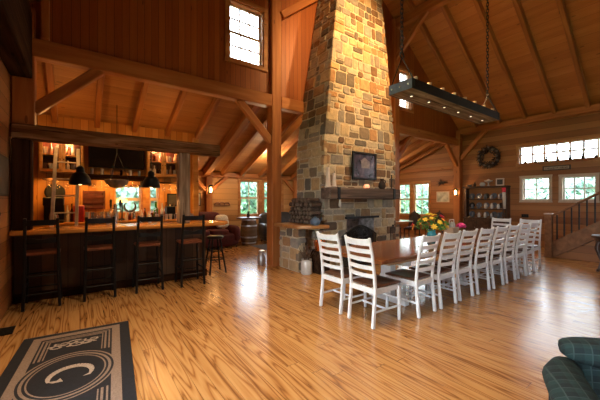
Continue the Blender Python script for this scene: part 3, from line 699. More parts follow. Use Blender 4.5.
def cabinet(x0, x1, label, seed):
    z0, z1 = 2.06, 2.7; w = x1-x0; rr = random.Random(seed)
    t = thing('wall_cabinet', label, 'cabinet', ((x0+x1)/2, 7.84, z0), 0, 'glazed bar cabinets')
    h = z1-z0; m = MB(); a = w/2
    m.box(-a, -.14, 0, -a+.025, .15, h); m.box(a-.025, -.14, 0, a, .15, h); m.box(-a+.025, -.14, 0, a-.025, .15, .03); m.box(-a+.025, -.14, h-.03, a-.025, .15, h); m.box(-a+.025, .13, .03, a-.025, .15, h-.03)
    m.build('carcass', 'cabwood', t); MB().box(-a+.026, .118, .031, a-.026, .1295, h-.031).build('back_lining', 'cherry', t); MB().box(-a+.026, -.11, h*.52, a-.026, .117, h*.52+.02).build('shelf', 'cabwood', t)
    for s in (-1, 1):
        d0, d1 = (-a, -.003) if s < 0 else (.003, a); f = .05
        m = MB(); m.box(d0, -.165, 0, d0+f, -.142, h); m.box(d1-f, -.165, 0, d1, -.142, h); m.box(d0+f, -.165, 0, d1-f, -.142, f+.01); m.box(d0+f, -.165, h-f, d1-f, -.142, h)
        d = m.build('door', 'cabwood', t, bev=.004); MB().box(d0+f, -.156, f, d1-f, -.152, h-f).build('pane', 'pane', d); MB().ell((s*.03, -.175, h*.4), .012, 8, 6).build('knob', 'iron', d)
    L = bpy.data.lights.new('cabinet_lamp', 'POINT'); L.energy = 12; L.color = (1, .62, .28); L.shadow_soft_size = .03
    lo = bpy.data.objects.new('cabinet_lamp', L); COL.objects.link(lo); lo.location = (.0, -.02, h-.08); lo.parent = t
    return t, h
def bottle(mat, label, loc, group, h=.28, r=.036):
    t = MB().lathe([(r*.95, 0), (r, .01), (r, h*.55), (r*.4, h*.72), (r*.36, h*.97), (r*.45, h*.98), (r*.45, h)], 12).build('glass_bottle', mat, smooth=True); t.location = loc
    return tag(t, label, 'bottle', group)
def cup(mat, loc, label, group, r=.035, h=.1, name='tumbler'):
    t = MB().lathe([(r*.75, 0), (r, h), (r*.9, h), (r*.68, .008)], 12).build(name, mat, smooth=True); t.location = loc
    return tag(t, label, 'glass', group)
for x0, x1, lab, sd in ((-.64, .05, 'glazed honey cabinet full of glassware at the plank wall end of the bar', 3), (1.25, 1.95, 'glazed honey cabinet full of glassware beside the grey barn post', 8)):
    c, h = cabinet(x0, x1, lab, sd); rr = random.Random(sd); nm = 'near the plank wall' if x0 < 0 else 'beside the barn post'
    for lev in (2.095, 2.06+h*.52+.022):
        n = 7
        for i in range(n):
            x = x0 + .075 + (x1-x0-.15)*i/(n-1); y = 7.8 + rr.uniform(-.02, .05); q = rr.random()
            if q < .4: bottle(rr.choice(['amber', 'candle', 'earthen', 'china']), 'small bottle inside the glazed cabinet ' + nm, (x, y, lev), 'bottles in the cabinet ' + nm, .2+rr.random()*.06, .034)
            else: cup(rr.choice(['china', 'candle', 'earthen', 'pewter']), (x, y, lev), 'drinking cup inside the glazed cabinet ' + nm, 'cups in the cabinet ' + nm, .04, .14)
sh = thing('stemware_shelf', 'dark beam shelf under the television with glasses hanging below', 'shelf', (.66, 7.86, 2.0))
MB().box(-.56, -.12, -.06, .56, .139, .05).build('plank', 'rustic_dark', sh, bev=.01)
for x in (-.5, .5): m = MB(); m.box(x-.02, -.1, -.2, x+.02, .139, -.061); m.build('bracket', 'iron', sh)
def stem(loc, label, group):
    t = thing('hanging_wine_glass', label, 'wine glass', loc, 0, group)
    MB().lathe([(.034, 0), (.034, -.004), (.005, -.008), (.005, -.08), (.03, -.10), (.038, -.13), (.032, -.175)], 12, cap=False).build('glass_body', 'glass', t, smooth=True)
    return t
g0 = stem((.235, 7.80, 1.939), 'clear wine glass hanging upside down under the television shelf', 'wine glasses under the television shelf')
for i in range(1, 8): dup(g0, (.235 + i*.12, 7.80, 1.939))
for i in range(3): dup(g0, (1.62 + i*.14, 7.80, 1.90), 0, 'clear wine glass hanging under the cabinet rack beside the barn post', 'wine glasses under the cabinet by the post')
m = MB(); m.box(1.5, 7.72, 1.902, 2.0, 7.98, 1.93); tag(m.build('glass_rack', 'rustic_dark'), 'dark slotted glass rack under the cabinet beside the barn post', 'rack')
for i in range(3): dup(g0, (-.5 + i*.14, 7.80, 1.90), 0, 'clear wine glass hanging under the cabinet rack near the plank wall', 'wine glasses under the cabinet by the wall')
m = MB(); m.box(-.6, 7.72, 1.902, .02, 7.98, 1.93); tag(m.build('glass_rack', 'rustic_dark'), 'dark slotted glass rack under the cabinet near the plank wall', 'rack')
for i, mt_ in enumerate(('pewter', 'china', 'earthen', 'amber', 'china', 'pewter')):
    o = cup(mt_, (.2 + i*.18, 7.80, 2.051), 'small jar on the beam shelf under the television', 'jars on the beam shelf', .035, .12, 'shelf_jar')
# on the back counter
CT = 1.052
wr = thing('slatted_rack', 'dark red slatted rack on the bar wall under the television shelf', 'rack', (.24, 7.86, 1.30))
m = MB(); m.box(-.20, -.10, 0, -.175, .135, .40); m.box(.175, -.10, 0, .20, .135, .40); m.box(-.175, .115, 0, .175, .135, .40); m.build('frame', 'cherry', wr)
for k in range(4): MB().box(-.174, -.10, .02+k*.105, .174, -.07, .075+k*.105).build('slat', 'cherry', wr, bev=.004)
o = MB().box(-.09, -.08, 0, .09, .08, .34).build('canister', 'redpaint', bev=.015); o.location = (-.02, 7.66, CT); tag(o, 'red canister on the back counter behind the ladder', 'canister')
cm = thing('coffee_machine', 'black coffee machine on the back counter near the plank wall', 'coffee machine', (-.42, 7.72, CT))
m = MB(); m.box(-.16, -.18, 0, .16, .2, .05); m.box(-.16, .05, .05, .16, .2, .5); m.box(-.16, -.18, .34, .16, .05, .5); m.build('housing', 'black', cm, bev=.012)
MB().lathe([(.07, .055), (.08, .12), (.06, .2)], 14, (0, -.06, 0)).build('carafe', 'steel', cm, smooth=True)
o = MB().lathe([(.14, -.02), (.17, -.012), (.17, .012), (.14, .02)], 24, T=T3(-.42, 7.978, 1.66) @ RX(math.pi/2)).build('round_plaque', 'iron', smooth=False); tag(o, 'dark round plaque on the wall above the coffee machine', 'plaque')
ld = thing('ladder', 'pale grey wooden ladder leaning on the back bar behind the first pendant', 'ladder', (-.25, 7.1, 0))
for s in (-1, 1): MB().bar((s*.19-.02, -.12, 0), (s*.17+.05, .26, 2.5), .055, .06, (1, 0, 0)).build('rail', 'palewood', ld, bev=.005)
for k in range(7):
    z = .3 + k*.32; yy = -.12 + .38*z/2.5; xx = -.02+.07*z/2.5; MB().tube([(xx-.18, yy, z), (xx+.18, yy, z)], .014, 6).build('rung', 'palewood', ld)
tp = thing('beer_tap_tower', 'chrome beer tap tower with two black handles on the bar', 'beer tap', (.50, 6.22, 1.071))
MB().lathe([(.06, 0), (.06, .015), (.035, .02), (.03, .32), (.035, .34), (.01, .36)], 16).build('column', 'steel', tp, smooth=True)
for s in (-1, 1):
    MB().tube([(0, 0, .27), (s*.07, -.05, .27), (s*.07, -.08, .21)], .012, 8).build('spout', 'steel', tp); MB().lathe([(.008, 0), (.018, .05), (.02, .14), (.008, .16)], 10, (s*.07, -.045, .28)).build('handle', 'black', tp, smooth=True)
for i, (x, h_, mt_) in enumerate(((.18, .15, 'glass'), (.29, .16, 'glass'), (.40, .15, 'pewter'), (.94, .14, 'glass'), (1.06, .15, 'china'), (1.18, .14, 'glass'), (1.30, .15, 'glass'))):
    cup(mt_, (x, 6.27 + .03*(i % 2), 1.0715), 'clear tumbler standing along the back edge of the bar top', 'tumblers on the bar top', .036, h_)
o = MB().lathe([(.07, 0), (.10, .06), (.105, .14), (.07, .2), (.05, .24), (.06, .27)], 14, (.36, 6.1, 1.071)).build('glass_pitcher', 'glass', smooth=True); tag(o, 'clear glass pitcher on the bar beside the beer taps', 'pitcher')
bl = thing('glass_bowl_lamp', 'smoky glass bowl lamp hanging below the television shelf end', 'hanging lamp', (.62, 7.35, 1.74))
MB().lathe([(.02, -.0), (.12, .03), (.20, .10), (.23, .17), (.225, .18), (.19, .11), (.11, .04), (.02, .01)], 24).build('bowl', basic('smoky glass', (.2, .19, .17), .15, var=.5), bl, smooth=True)
for k in range(3):
    a = k*2.09; MB().tube([(.22*math.cos(a), .22*math.sin(a), .17), (0, 0, .75)], .005, 5).build('chain', 'iron', bl)
MB().tube([(0, 0, .74), (0, 0, 1.745)], .006, 5).build('rod', 'iron', bl)
lp = thing('amber_table_lamp', 'table lamp with glowing amber dome shade before the bar window', 'table lamp', (.75, 7.74, CT))
MB().lathe([(.08, 0), (.08, .02), (.015, .05), (.015, .42)], 14).build('stem', 'iron', lp, smooth=True); MB().lathe([(.115, .40), (.10, .45), (.04, .50), (.02, .51)], 20, cap=False).build('shade', 'amberglass', lp, smooth=True, solid=.005)
o = MB().lathe([(.07, 0), (.075, .16), (.06, .19)], 14, (.58, 7.72, CT)).build('glass_jar', 'glass', smooth=True); tag(o, 'wide clear glass jar beside the amber table lamp', 'jar')
hs = MB(); hs.tube([(.115*math.sin(a), 0, .115*math.cos(a)) for a in [.8+i*.26 for i in range(19)]], [.012+.016*math.sin(i/18*math.pi) for i in range(19)], 7); o = hs.build('crescent_wreath', 'twig', smooth=True); o.location = (.93, 7.955, 1.35); tag(o, 'dark crescent wreath open at the top hanging in the bar window', 'wreath')
for i in range(9): bottle(['china', 'amber', 'steel', 'glass', 'candle', 'amber'][i % 6], 'short bottle in the row on the back counter below the bar window', (.82 + i*.075, 7.62 + (i % 2)*.06, CT), 'bottles below the bar window', .19+.04*(i % 3), .032)
for i in range(8): bottle(['china', 'amber', 'candle', 'steel'][i % 4], 'taller bottle in the back row on the counter behind the bar', (-.215 + i*.073 if i < 4 else 1.6 + (i-4)*.09, 7.86, CT), 'tall bottles on the back counter', .34+.03*(i % 3), .036)
for i in range(5): cup(['china', 'steel', 'candle'][i % 3], (1.42+i*.1, 7.5+.04*(i % 2), CT), 'pale mug in the front row of the counter beside the barn post', 'mugs on the back counter', .042, .12, 'mug')
bottle('green_glass', 'bright green bottle standing in the narrow bar window', (1.45, 7.80, CT), None, .40, .055)
for i in range(7): cup(['china', 'steel', 'glass'][i % 3], (.12+i*.085, 7.52+.05*(i % 2), CT), 'small drinking glass in the row below the slatted rack', 'glasses below the slatted rack', .038, .2)
o = MB().box(-.1, -.09, 0, .1, .09, .3).build('speaker_box', 'black', bev=.01); o.location = (1.75, 7.7, CT); tag(o, 'small black box on the back counter beside the barn post', 'box')
o = MB().box(-.2, -.14, 0, .18, .14, .12).build('serving_tray', 'pewter', bev=.02); o.location = (2.08, 7.7, CT); tag(o, 'low grey metal tray at the end of the back counter', 'tray')
t = thing('framed_print', 'small dark framed print on the honey boards beside the narrow bar window', 'picture', (1.87, 7.985, 1.5)); m = MB(); m.box(-.13, -.015, -.16, .13, .012, .16); m.build('frame', 'black', t); MB().box(-.10, -.018, -.13, .10, -.0155, .13).build('picture_sheet', 'slate', t)

# ------------------------------------------------------------------ things on the left wall
t = thing('wall_panel', 'dark slate panel hanging on the plank wall by the bar', 'panel', (XL, 5.1, 1.81)); MB().box(.004, -.5, -.26, .03, .44, .25).build('frame', 'black', t, bev=.004); MB().box(.0305, -.47, -.23, .034, .41, .22).build('slate_sheet', 'slate', t)
t = thing('light_switch', 'dark light switch plate on the plank wall near the bar', 'light switch', (XL, 5.08, 1.33)); MB().box(.0, -.04, -.06, .012, .04, .06).build('plate', 'black', t, bev=.003); MB().box(.0125, -.008, -.018, .022, .008, .018).build('toggle', 'iron', t)
t = thing('floor_vent', 'dark iron floor grille in the boards by the plank wall', 'vent', (-.705, 4.76, 0), 0)
MB().box(-.088, -.13, .001, .088, .13, .008).build('plate', 'black', t)
for k in range(6): MB().box(-.07, -.11+k*.04, .0082, .07, -.09+k*.04, .012).build('louver', 'iron', t)

# ------------------------------------------------------------------ rug with initial
RW, RL = .485, 1.05
rug = thing('monogram_rug', 'charcoal and taupe rug with bordered oval initial on the floor', 'rug', (-.085, 3.26, 0), math.radians(-4.5))
MB().box(-RW, -RL, .001, RW, RL, .010).build('rug_base', 'rugdark', rug, bev=.003)
def frame_rect(m, x, y, w, z0=.0102, z1=.0125):
    m.box(-x, -y, z0, -x+w, y, z1); m.box(x-w, -y, z0, x, y, z1); m.box(-x+w, -y, z0, x-w, -y+w, z1); m.box(-x+w, y-w, z0, x-w, y, z1)
m = MB(); frame_rect(m, RW-.095, RL-.075, .075); m.build('border_band', 'rugtan', rug)
a_, b_ = .335, .42
for sgn in (-1, 1):
    m = MB()
    for k, (ix, w) in enumerate(((.0, .014), (.032, .018), (.064, .010))):
        x, y1, y0 = .298-ix, sgn*(RL-.185-ix), sgn*(.37+ix*.2)
        lo, hi = min(y0, y1), max(y0, y1)
        m.box(-x, lo, .0102, -x+w, hi, .0122); m.box(x-w, lo, .0102, x, hi, .0122)
        e = y1 - sgn*w; m.box(-x+w, min(e, y1), .0102, x-w, max(e, y1), .0122)
    m.build('panel_lines', 'rugtan', rug)
def oval(rx, ry, w, mat, nm, z=.0135):
    m = MB(); n = 56
    def f(u, v): a = u*2*math.pi; return V(((rx-w*v)*math.cos(a), (ry-w*v)*math.sin(a), z))
    m.grid(f, n, 1); o = m.build(nm, mat, rug); return o
m = MB(); n = 56; m.bm.faces.new([m.bm.verts.new((.350*math.cos(i*2*math.pi/n), .42*math.sin(i*2*math.pi/n), .0129)) for i in range(n)]); m.build('oval_field', 'rugdark', rug)
oval(.350, .42, .016, 'rugtan', 'oval_ring'); oval(.315, .38, .022, 'rugtan', 'oval_ring'); oval(.275, .335, .012, 'rugtan', 'oval_ring')
m = MB(); pts = []; ws = []
for i in range(25):
    a = math.radians(-22 + i*9.3); pts.append((.150*math.cos(a)+.02, -.03 + .150*math.sin(a), .0150)); ws.append(.016+.034*math.sin(math.pi*min(1, i/24))**.8)
for i in range(24):
    p, q = V(pts[i]), V(pts[i+1]); d = (q-p).normalized(); nn = V((-d.y, d.x, 0)); w0, w1 = ws[i], ws[i+1]; m.quad(p-nn*w0*.6, q-nn*w1*.6, q+nn*w1*.6, p+nn*w0*.6)
E0 = V(pts[-1]); m.bm.faces.new([m.bm.verts.new(E0+V(d)) for d in ((-.012, .012, .0002), (.03, -.028, .0002), (.10, -.035, .0002), (.075, .03, .0002), (.055, .0, .0002))])
S0 = V(pts[0]); m.bm.faces.new([m.bm.verts.new(S0+V(d)) for d in ((.014, .004, .0002), (-.012, .004, .0002), (-.05, -.025, .0002), (.005, -.02, .0002))])
m.build('letter', 'rugcream', rug)
rr = random.Random(4)
for sgn in (-1, 1):
    m = MB()
    for cx0, dr in ((-.13, 1), (.0, -1), (.12, 1)):
        for q in (0, 1):
            cy = sgn*(.66 + (.035 if q else -.03)); cs = dr*(1 if q else -1)
            sp_ = [(cx0 + cs*.02 + cs*.075*(1-t*.8)*math.cos(2.5+7*t*cs), cy + .05*(1-t*.75)*math.sin(2.5+7*t*cs), .0126) for t in [i/16 for i in range(17)]]
            for p, q2 in zip(sp_, sp_[1:]):
                p, q2 = V(p), V(q2); d = (q2-p).normalized(); nn = V((-d.y, d.x, 0))*.011; m.quad(p-nn, q2-nn, q2+nn, p+nn)
    for k in range(9):
        x = -.21 + k*.052; y = sgn*(.66 + .055*math.sin(k*1.7)); m.bm.faces.new([m.bm.verts.new((x+.028*math.cos(a+k), y+.014*math.sin(a), .0128)) for a in [j*math.pi/4 for j in range(8)]])
    m.build('scroll_ornament', 'rugcream', rug)
m = MB()
for k in range(60):
    x = -RW + .008 + k*(2*RW-.016)/59
    for s in (-1, 1): m.box(x-.003, s*RL - (.03 if s < 0 else 0), .001, x+.003, s*RL + (.03 if s > 0 else 0), .005)
m.build('fringe', 'rugtan', rug)

# ------------------------------------------------------------------ dining table and chairs
TX0, TX1, TY0, TY1, TZ = 2.89, 8.10, 2.33, 3.46, .775
tb = thing('dining_table', 'long brown plank dining table on white trestles', 'table', ((TX0+TX1)/2, (TY0+TY1)/2, 0))
L2, W_ = (TX1-TX0)/2, (TY1-TY0)/2
MB().box(-L2+.13, -W_, TZ-.05, L2-.13, W_, TZ).build('tabletop', 'tabletop', tb, bev=.006)
for s in (-1, 1):
    o = MB().box(-W_, -.065, -.025, W_, .065, .025).build('breadboard_end', 'tabletop', tb, bev=.006); o.location = (s*(L2-.064), 0, TZ-.025); o.rotation_euler = (0, 0, math.pi/2)
m = MB(); a, b = L2-.35, W_-.16; m.box(-a, -b, TZ-.13, a, -b+.03, TZ-.051); m.box(-a, b-.03, TZ-.13, a, b, TZ-.051); m.box(-a, -b+.03, TZ-.13, -a+.03, b-.03, TZ-.051); m.box(a-.03, -b+.03, TZ-.13, a, b-.03, TZ-.051); m.build('apron', 'tableapron', tb)
for x in (-1.75, 0, 1.75):
    m = MB(); m.box(x-.05, -.33, 0, x+.05, .33, .07); m.box(x-.05, -.36, TZ-.21, x+.05, .36, TZ-.131); m.box(x-.06, -.09, .07, x+.06, .09, TZ-.21)
    m.bar((x, -.29, .07), (x, -.06, .42), .06, .06, (1, 0, 0)); m.bar((x, .29, .07), (x, .06, .42), .06, .06, (1, 0, 0)); m.build('trestle', 'white', tb, bev=.006)
for a, b in ((-1.69, -.06), (.06, 1.69)): MB().box(a, -.03, .17, b, .03, .26).build('stretcher', 'white', tb, bev=.005)
def make_chair(label):
    t = thing('dining_chair', label, 'chair', (0, 0, 0), 0, 'white ladder-back dining chairs')
    w = .195
    prof = [(-.04, 0), (-.01, .3), (0, .44), (-.012, .6), (-.05, .85), (-.105, 1.06)]
    def yz(z):
        for (y0, z0), (y1, z1) in zip(prof, prof[1:]):
            if z <= z1: return y0 + (y1-y0)*(z-z0)/(z1-z0)
        return prof[-1][0]
    for s in (-1, 1):
        MB().sweep([(s*w, y, z) for y, z in prof], .036, .042, (1, 0, 0), .03, .03).build('back_post', 'white', t, bev=.006)
        MB().sweep([(s*(w+.012), .435, 0), (s*(w+.006), .43, .43)], .030, .030, (1, 0, 0), .04, .04).build('leg', 'white', t, bev=.005)
    m = MB()
    def f(u, v):
        x = (2*u-1)*(w + .015*v); return V((x, .02 + .44*v, .472 - .014*(1-(2*u-1)**2)*(1-abs(2*v-1)**3)))
    m.grid(f, 8, 8); o = m.build('seat', 'seatwood', t, smooth=True, solid=.024)
    m = MB(); m.box(-w+.01, .41, .385, w-.01, .435, .452); m.box(-w-.008, .02, .385, -w+.016, .42, .452); m.box(w-.016, .02, .385, w+.008, .42, .452); m.box(-w+.01, -.012, .385, w-.01, .012, .452); m.build('seat_frame', 'white', t, bev=.004)
    for z0, z1 in ((.578, .624), (.674, .720), (.770, .818), (.868, .918), (.964, 1.046)):
        m = MB(); ya, yb = yz(z0), yz(z1)
        def f(u, v): return V(((2*u-1)*(w-.008), ya+(yb-ya)*v - .035*(1-(2*u-1)**2), z0+(z1-z0)*v - (.0 if z1 < 1 else .012*(1-(2*u-1)**2)*v)))
        m.grid(f, 10, 2); m.build('slat', 'white', t, solid=.016)
    for s in (-1, 1):
        for z in (.18,): MB().tube([(s*w, -.02, z), (s*(w+.008), .43, z)], .013, 7).build('stretcher', 'white', t)
    MB().tube([(-w, .2, .18), (w, .2, .18)], .013, 7).build('stretcher', 'white', t); MB().tube([(-w, .425, .27), (w, .425, .27)], .013, 7).build('stretcher', 'white', t)
    return t
ORD = ['first', 'second', 'third', 'fourth', 'fifth', 'sixth', 'seventh', 'eighth']
ch = make_chair('white ladder-back dining chair at the near table end, beside the long row of chairs')
ch.location = (2.80, 2.54, 0); ch.rotation_euler = (0, 0, -math.pi/2 - .01)
dup(ch, (2.80, 3.09, 0), -math.pi/2 + .02, 'white ladder-back dining chair at the near end of the table, beside the stone pier')
for k in range(8): dup(ch, (3.672 + .545*k, 2.27 - .004*k + RN.uniform(-.015, .015), 0), RN.uniform(-.03, .03), 'pale ladder-back dining chair, %s in the long row from the near end' % ORD[k])
dup(ch, (8.36, 3.12, 0), math.pi/2, 'white ladder-back dining chair at the far table end, before the dark hutch')
dup(ch, (8.36, 2.52, 0), math.pi/2, 'white ladder-back dining chair at the far table end, towards the staircase')
# on the table
vz = thing('teal_vase', 'teal ceramic vase holding the yellow bouquet on the dining table', 'vase', (5.25, 3.08, TZ))
MB().lathe([(.05, 0), (.08, .04), (.085, .09), (.06, .15), (.07, .18), (.06, .18), (.05, .15)], 18).build('body', 'teal', vz, smooth=True)
fl = thing('flower_bouquet', 'loose bouquet of yellow orange and red flowers in a teal vase', 'flowers', (5.25, 3.08, TZ+.14)); fl.scale = (1.15, 1.15, 1.12)
rr = random.Random(9); m = MB()
for k in range(120):
    a, e, r = rr.uniform(0, 6.28), rr.uniform(-.15, 1.3), rr.uniform(.10, .24); c = V((r*math.cos(a)*math.cos(e)*1.25, r*math.sin(a)*math.cos(e)*1.25, .05+r*math.sin(e)))
    d = V((rr.uniform(-1, 1), rr.uniform(-1, 1), rr.uniform(-.4, 1))).normalized()*.07; s = d.cross(V((rr.uniform(-1, 1), 1, .3))).normalized()*.018; m.quad(c-d*.5, c+s, c+d*.6, c-s)
for k in range(10): m.tube([(0, 0, -.1), (rr.uniform(-.12, .12), rr.uniform(-.12, .12), .15)], .004, 4)
m.build('foliage', 'leaf', fl)
for k in range(26):
    a, e = rr.uniform(0, 6.28), rr.uniform(.0, 1.4); r = rr.uniform(.2, .3); c = V((r*math.cos(a)*math.cos(e)*1.05, r*math.sin(a)*math.cos(e)*1.05, .03+r*math.sin(e)*.95)); m = MB(); pr = rr.uniform(.028, .048)
    q = c.normalized().to_track_quat('Z', 'Y').to_matrix().to_4x4()
    for j in range(7): b = j*6.283/7; m.ell((0, 0, 0), (pr*.65, pr*.32, pr*.22), 8, 5, T3(*c) @ q @ RZ(b) @ T3(pr*.6, 0, .0))
    m.ell(c, pr*.35, 8, 6); m.build('flower', rr.choice(['yellow', 'yellow', 'orange', 'red', 'orange', 'yellow']), fl, smooth=True)
cd = thing('table_caddy', 'pale wooden slatted caddy with small pots standing on the dining table', 'caddy', (5.85, 3.02, TZ))
m = MB(); m.box(-.11, -.09, 0, .11, .09, .02)
for k in range(6): x = -.11+k*.04; m.box(x, -.09, .02, x+.026, -.078, .20); m.box(x, .078, .02, x+.026, .09, .20)
m.box(-.11, -.078, .02, -.098, .078, .2); m.box(.098, -.078, .02, .11, .078, .2); m.build('box', basic('pale peach wood', (.6, .42, .28), .5, var=.15), cd)
MB().tube([(-.104, 0, .2), (-.08, 0, .34), (.08, 0, .34), (.104, 0, .2)], .010, 7).build('handle', 'candle', cd)
for i in range(4): o = MB().lathe([(.025, 0), (.028, .22), (.02, .25), (.012, .28)], 10).build('spice_pot', ['china', 'earthen', 'china', 'candle'][i], smooth=True); o.location = (5.85-.065+.043*i, 3.02+(.03 if i % 2 else -.03), TZ+.021); tag(o, 'small pot standing inside the pale caddy on the table', 'pot', 'pots in the table caddy')
mg = thing('magenta_flower', 'round magenta flower in a clear glass on the dining table', 'flowers', (6.14, 2.98, TZ))
MB().lathe([(.04, 0), (.05, .1), (.042, .1), (.035, .01)], 14).build('glass_pot', 'glass', mg, smooth=True)
m = MB()
for k in range(40):
    a = k*2.4; e = math.asin(1-1.3*k/40); c = V((.07*math.cos(a)*math.cos(e), .07*math.sin(a)*math.cos(e), .2+.055*math.sin(e))); m.ell(c, (.026, .026, .018), 7, 5)
m.build('bloom', 'magenta', mg, smooth=True); MB().tube([(0, 0, .02), (0, 0, .19)], .006, 6).build('stem', 'leaf', mg)

# ------------------------------------------------------------------ beam chandelier
BX0, BX1, BY0, BY1, BZ0, BZ1 = 4.16, 7.36, 2.76, 3.19, 3.24, 3.395
cl = thing('beam_chandelier', 'long dark timber beam chandelier hung on two chains over the dining table', 'chandelier', ((BX0+BX1)/2, (BY0+BY1)/2, BZ0))
bl_, bw = (BX1-BX0)/2, (BY1-BY0)/2
o = timber('wooden_beam', (BX0, 2.975, BZ0+.075), (BX1, 2.975, BZ0+.075), 2*bw-.02, .15, 'rustic_pale', bev=.006); del o['kind']; on_parent(o, cl)
for s in (-1, 1): MB().box(-bl_-.005, s*bw-.006, 0, bl_+.005, s*bw+.006, .155).build('side_plate', 'iron', cl)
for s in (-1, 1):
    e = MB().box(s*bl_-.008, -bw, 0, s*bl_+.008, bw, .155).build('end_plate', 'bluesteel', cl)
    for yy in (-.15, 0, .15): MB().ell((s*(bl_+.01), yy, .075), .018, 8, 6).build('bolt', 'steel', e)
for k in range(8):
    x = -1.42 + k*.405; sd = MB().lathe([(.02, .151), (.034, .16), (.038, .225), (.034, .225), (.03, .17)], 14, (x, -.15, 0), cap=False).build('glass_shade', 'frost', cl, smooth=True); MB().ell((x, -.15, .195), .014, 8, 6).build('bulb', 'bulb', sd)
for k in range(6):
    x = -1.3 + k*.52; d = MB().lathe([(.032, -.012), (.032, .0)], 14, (x, 0, 0)).build('downlight', 'iron', cl); MB().lathe([(.02, -.016), (.02, -.0121)], 12, (x, 0, 0)).build('lens', 'led', d)
for s, x in ((-1, 4.2), (1, 7.32)):
    lx = x - (BX0+BX1)/2; m = MB(); top = roof_z(x) - BZ0 - .02; z = .66; i = 0
    def link(m, c, L, r, rot, tilt=None):
        pts = [V((r*math.cos(a), 0, (L/2-r)*(1 if math.sin(a) > 0 else -1) + r*math.sin(a))) for a in [j*math.pi/5 for j in range(10)]]
        Mx = RZ(rot); m.tube([V(c) + ((tilt or Matrix()) @ Mx @ p) for p in pts], .0075, 5, closed=True)
    while z < top: link(m, (lx, 0, z), .095, .024, (i % 2)*math.pi/2); z += .072; i += 1
    m.tube([(lx+.05*math.cos(a), 0, .6+.05*math.sin(a)) for a in [j*math.pi/6 for j in range(12)]], .01, 6, closed=True)
    m.build('hanging_chain', 'iron', cl)
    for q in (-1, 1): MB().tube([(lx, 0, .56), (lx, q*(bw+.008), .12), (lx, q*(bw+.008), .05)], .009, 6).build('bracket_arm', 'iron', cl)
    for q in (-.6, .6): pass
    MB().lathe([(.07, 0), (.05, -.03), (.015, -.05)], 12, (lx, 0, roof_z(x)-BZ0+.01)).build('ceiling_plate', 'iron', cl)

# ------------------------------------------------------------------ far wall
for k in range(8):
    yy = 3.72 - .285*k; h = .13 + .02*((k*7) % 3)
    t = thing('bottle_figure', 'small dark figure on the high window ledge, %s from the hutch' % ORD[k], 'ornament', (11.98, yy, 2.712), 0, 'dark figures on the high window ledge')
    MB().lathe([(.035, 0), (.04, .02), (.03, h*.5), (.014, h*.68), (.028, h*.85), (.01, h)], 10).build('body', 'twig', t, smooth=True); MB().bar((0, 0, h*.8), (0, .06, h*.8), .012, .012).build('beak', 'twig', t)
m = MB(); m.box(11.90, -.6, 2.68, XR-.001, 3.97, 2.71); struct(m.build('trim_2', 'casing', bev=.004))
t = thing('hanging_sign', 'long narrow dark framed sign under the high window', 'sign', (XR-.01, 2.93, 2.51)); MB().box(-.02, -.35, -.075, .008, .35, .075).build('frame', 'darkcarve', t, bev=.005); MB().box(-.024, -.31, -.045, -.0205, .31, .045).build('face', basic('sign face', (.35, .28, .2), .5), t)
m = MB()
for k in range(15): y = -.27+k*.037; m.box(-.026, y, -.02, -.0242, y+.02, .02 - .012*(k % 3))
m.build('lettering', 'darkcarve', t)
for yy, lab in ((3.76, 'small dark square plate on the log wall beside the far chair backs'),):
    t = thing('wall_outlet', lab, 'outlet', (XR, yy, .97)); MB().box(-.014, -.10, -.055, -.001, .10, .055).build('plate', 'black', t, bev=.003); MB().box(-.018, -.06, -.03, -.0145, -.02, .03).build('socket', 'iron', t); MB().box(-.018, .02, -.03, -.0145, .06, .03).build('socket', 'iron', t)
w = thing('cone_wreath', 'big dark pine cone wreath on the log wall above the hutch', 'wreath', (12.005, 4.85, 3.06))
rr = random.Random(3); m = MB()
for k in range(260):
    a = rr.uniform(0, 6.283); r = rr.uniform(.17, .42); c = V((rr.uniform(-.08, .03), r*math.cos(a), r*math.sin(a))); d = V((rr.uniform(-1, .3), rr.uniform(-1, 1), rr.uniform(-1, 1))).normalized()*.06; m.bar(c-d*.5, c+d, .02, .02, None, .006, .006)
m.build('twigs', 'twig', w); m = MB(); m.tube([(.02, .32*math.cos(a), .32*math.sin(a)) for a in [j*math.pi/12 for j in range(24)]], .06, 8, closed=True); m.build('ring', 'twig', w)
for k in range(13): a = k*6.283/13 + .2; MB().ell((-.09, (.30+.05*(k % 2))*math.cos(a), (.30+.05*(k % 2))*math.sin(a)), (.03, .042, .042), 8, 6).build('pine_cone', 'cone', w)
# hutch with crockery
HX, HY0, HY1 = 11.72, 4.22, 5.58
hu = thing('hutch', 'tall dark open hutch crowded with crockery against the log wall', 'hutch', (11.9, 4.9, 0))
hw = .68
MB().box(-.2, -hw, .06, .19, hw, .82).build('base_cabinet', 'hutch', hu); MB().box(-.22, -hw-.02, .82, .19, hw+.02, .86).build('worktop', 'hutch', hu, bev=.006)
for s in (-1, 1): MB().box(-.10, s*hw-.03, .86, .19, s*hw+.03, 1.94).build('side_panel', 'hutch', hu); MB().lathe([(.03, 0), (.04, .1), (.022, .2), (.035, .5), (.022, .8), (.04, .95), (.03, 1.06)], 10, (-.15, s*(hw-.06), .86)).build('turned_post', 'hutch', hu, smooth=True)
SHZ = [.861, 1.19, 1.53]
for z in SHZ[1:]: MB().box(-.10, -hw+.03, z-.03, .17, hw-.03, z).build('shelf', 'hutch', hu)
MB().box(.171, -hw+.03, .86, .19, hw-.03, 1.94).build('back_panel', 'hplank_y', hu); MB().box(-.20, -hw-.05, 1.94, .19, hw+.05, 2.0).build('cornice', 'hutch', hu, bev=.012)
for k in range(3): d = MB().box(-.222, -hw+.03+k*.435, .12, -.2005, -hw+.42+k*.435, .78).build('door', 'hutch', hu, bev=.006); MB().ell((-.236, -hw+.08+k*.435, .5), .015, 8, 6).build('knob', 'pewter', d)
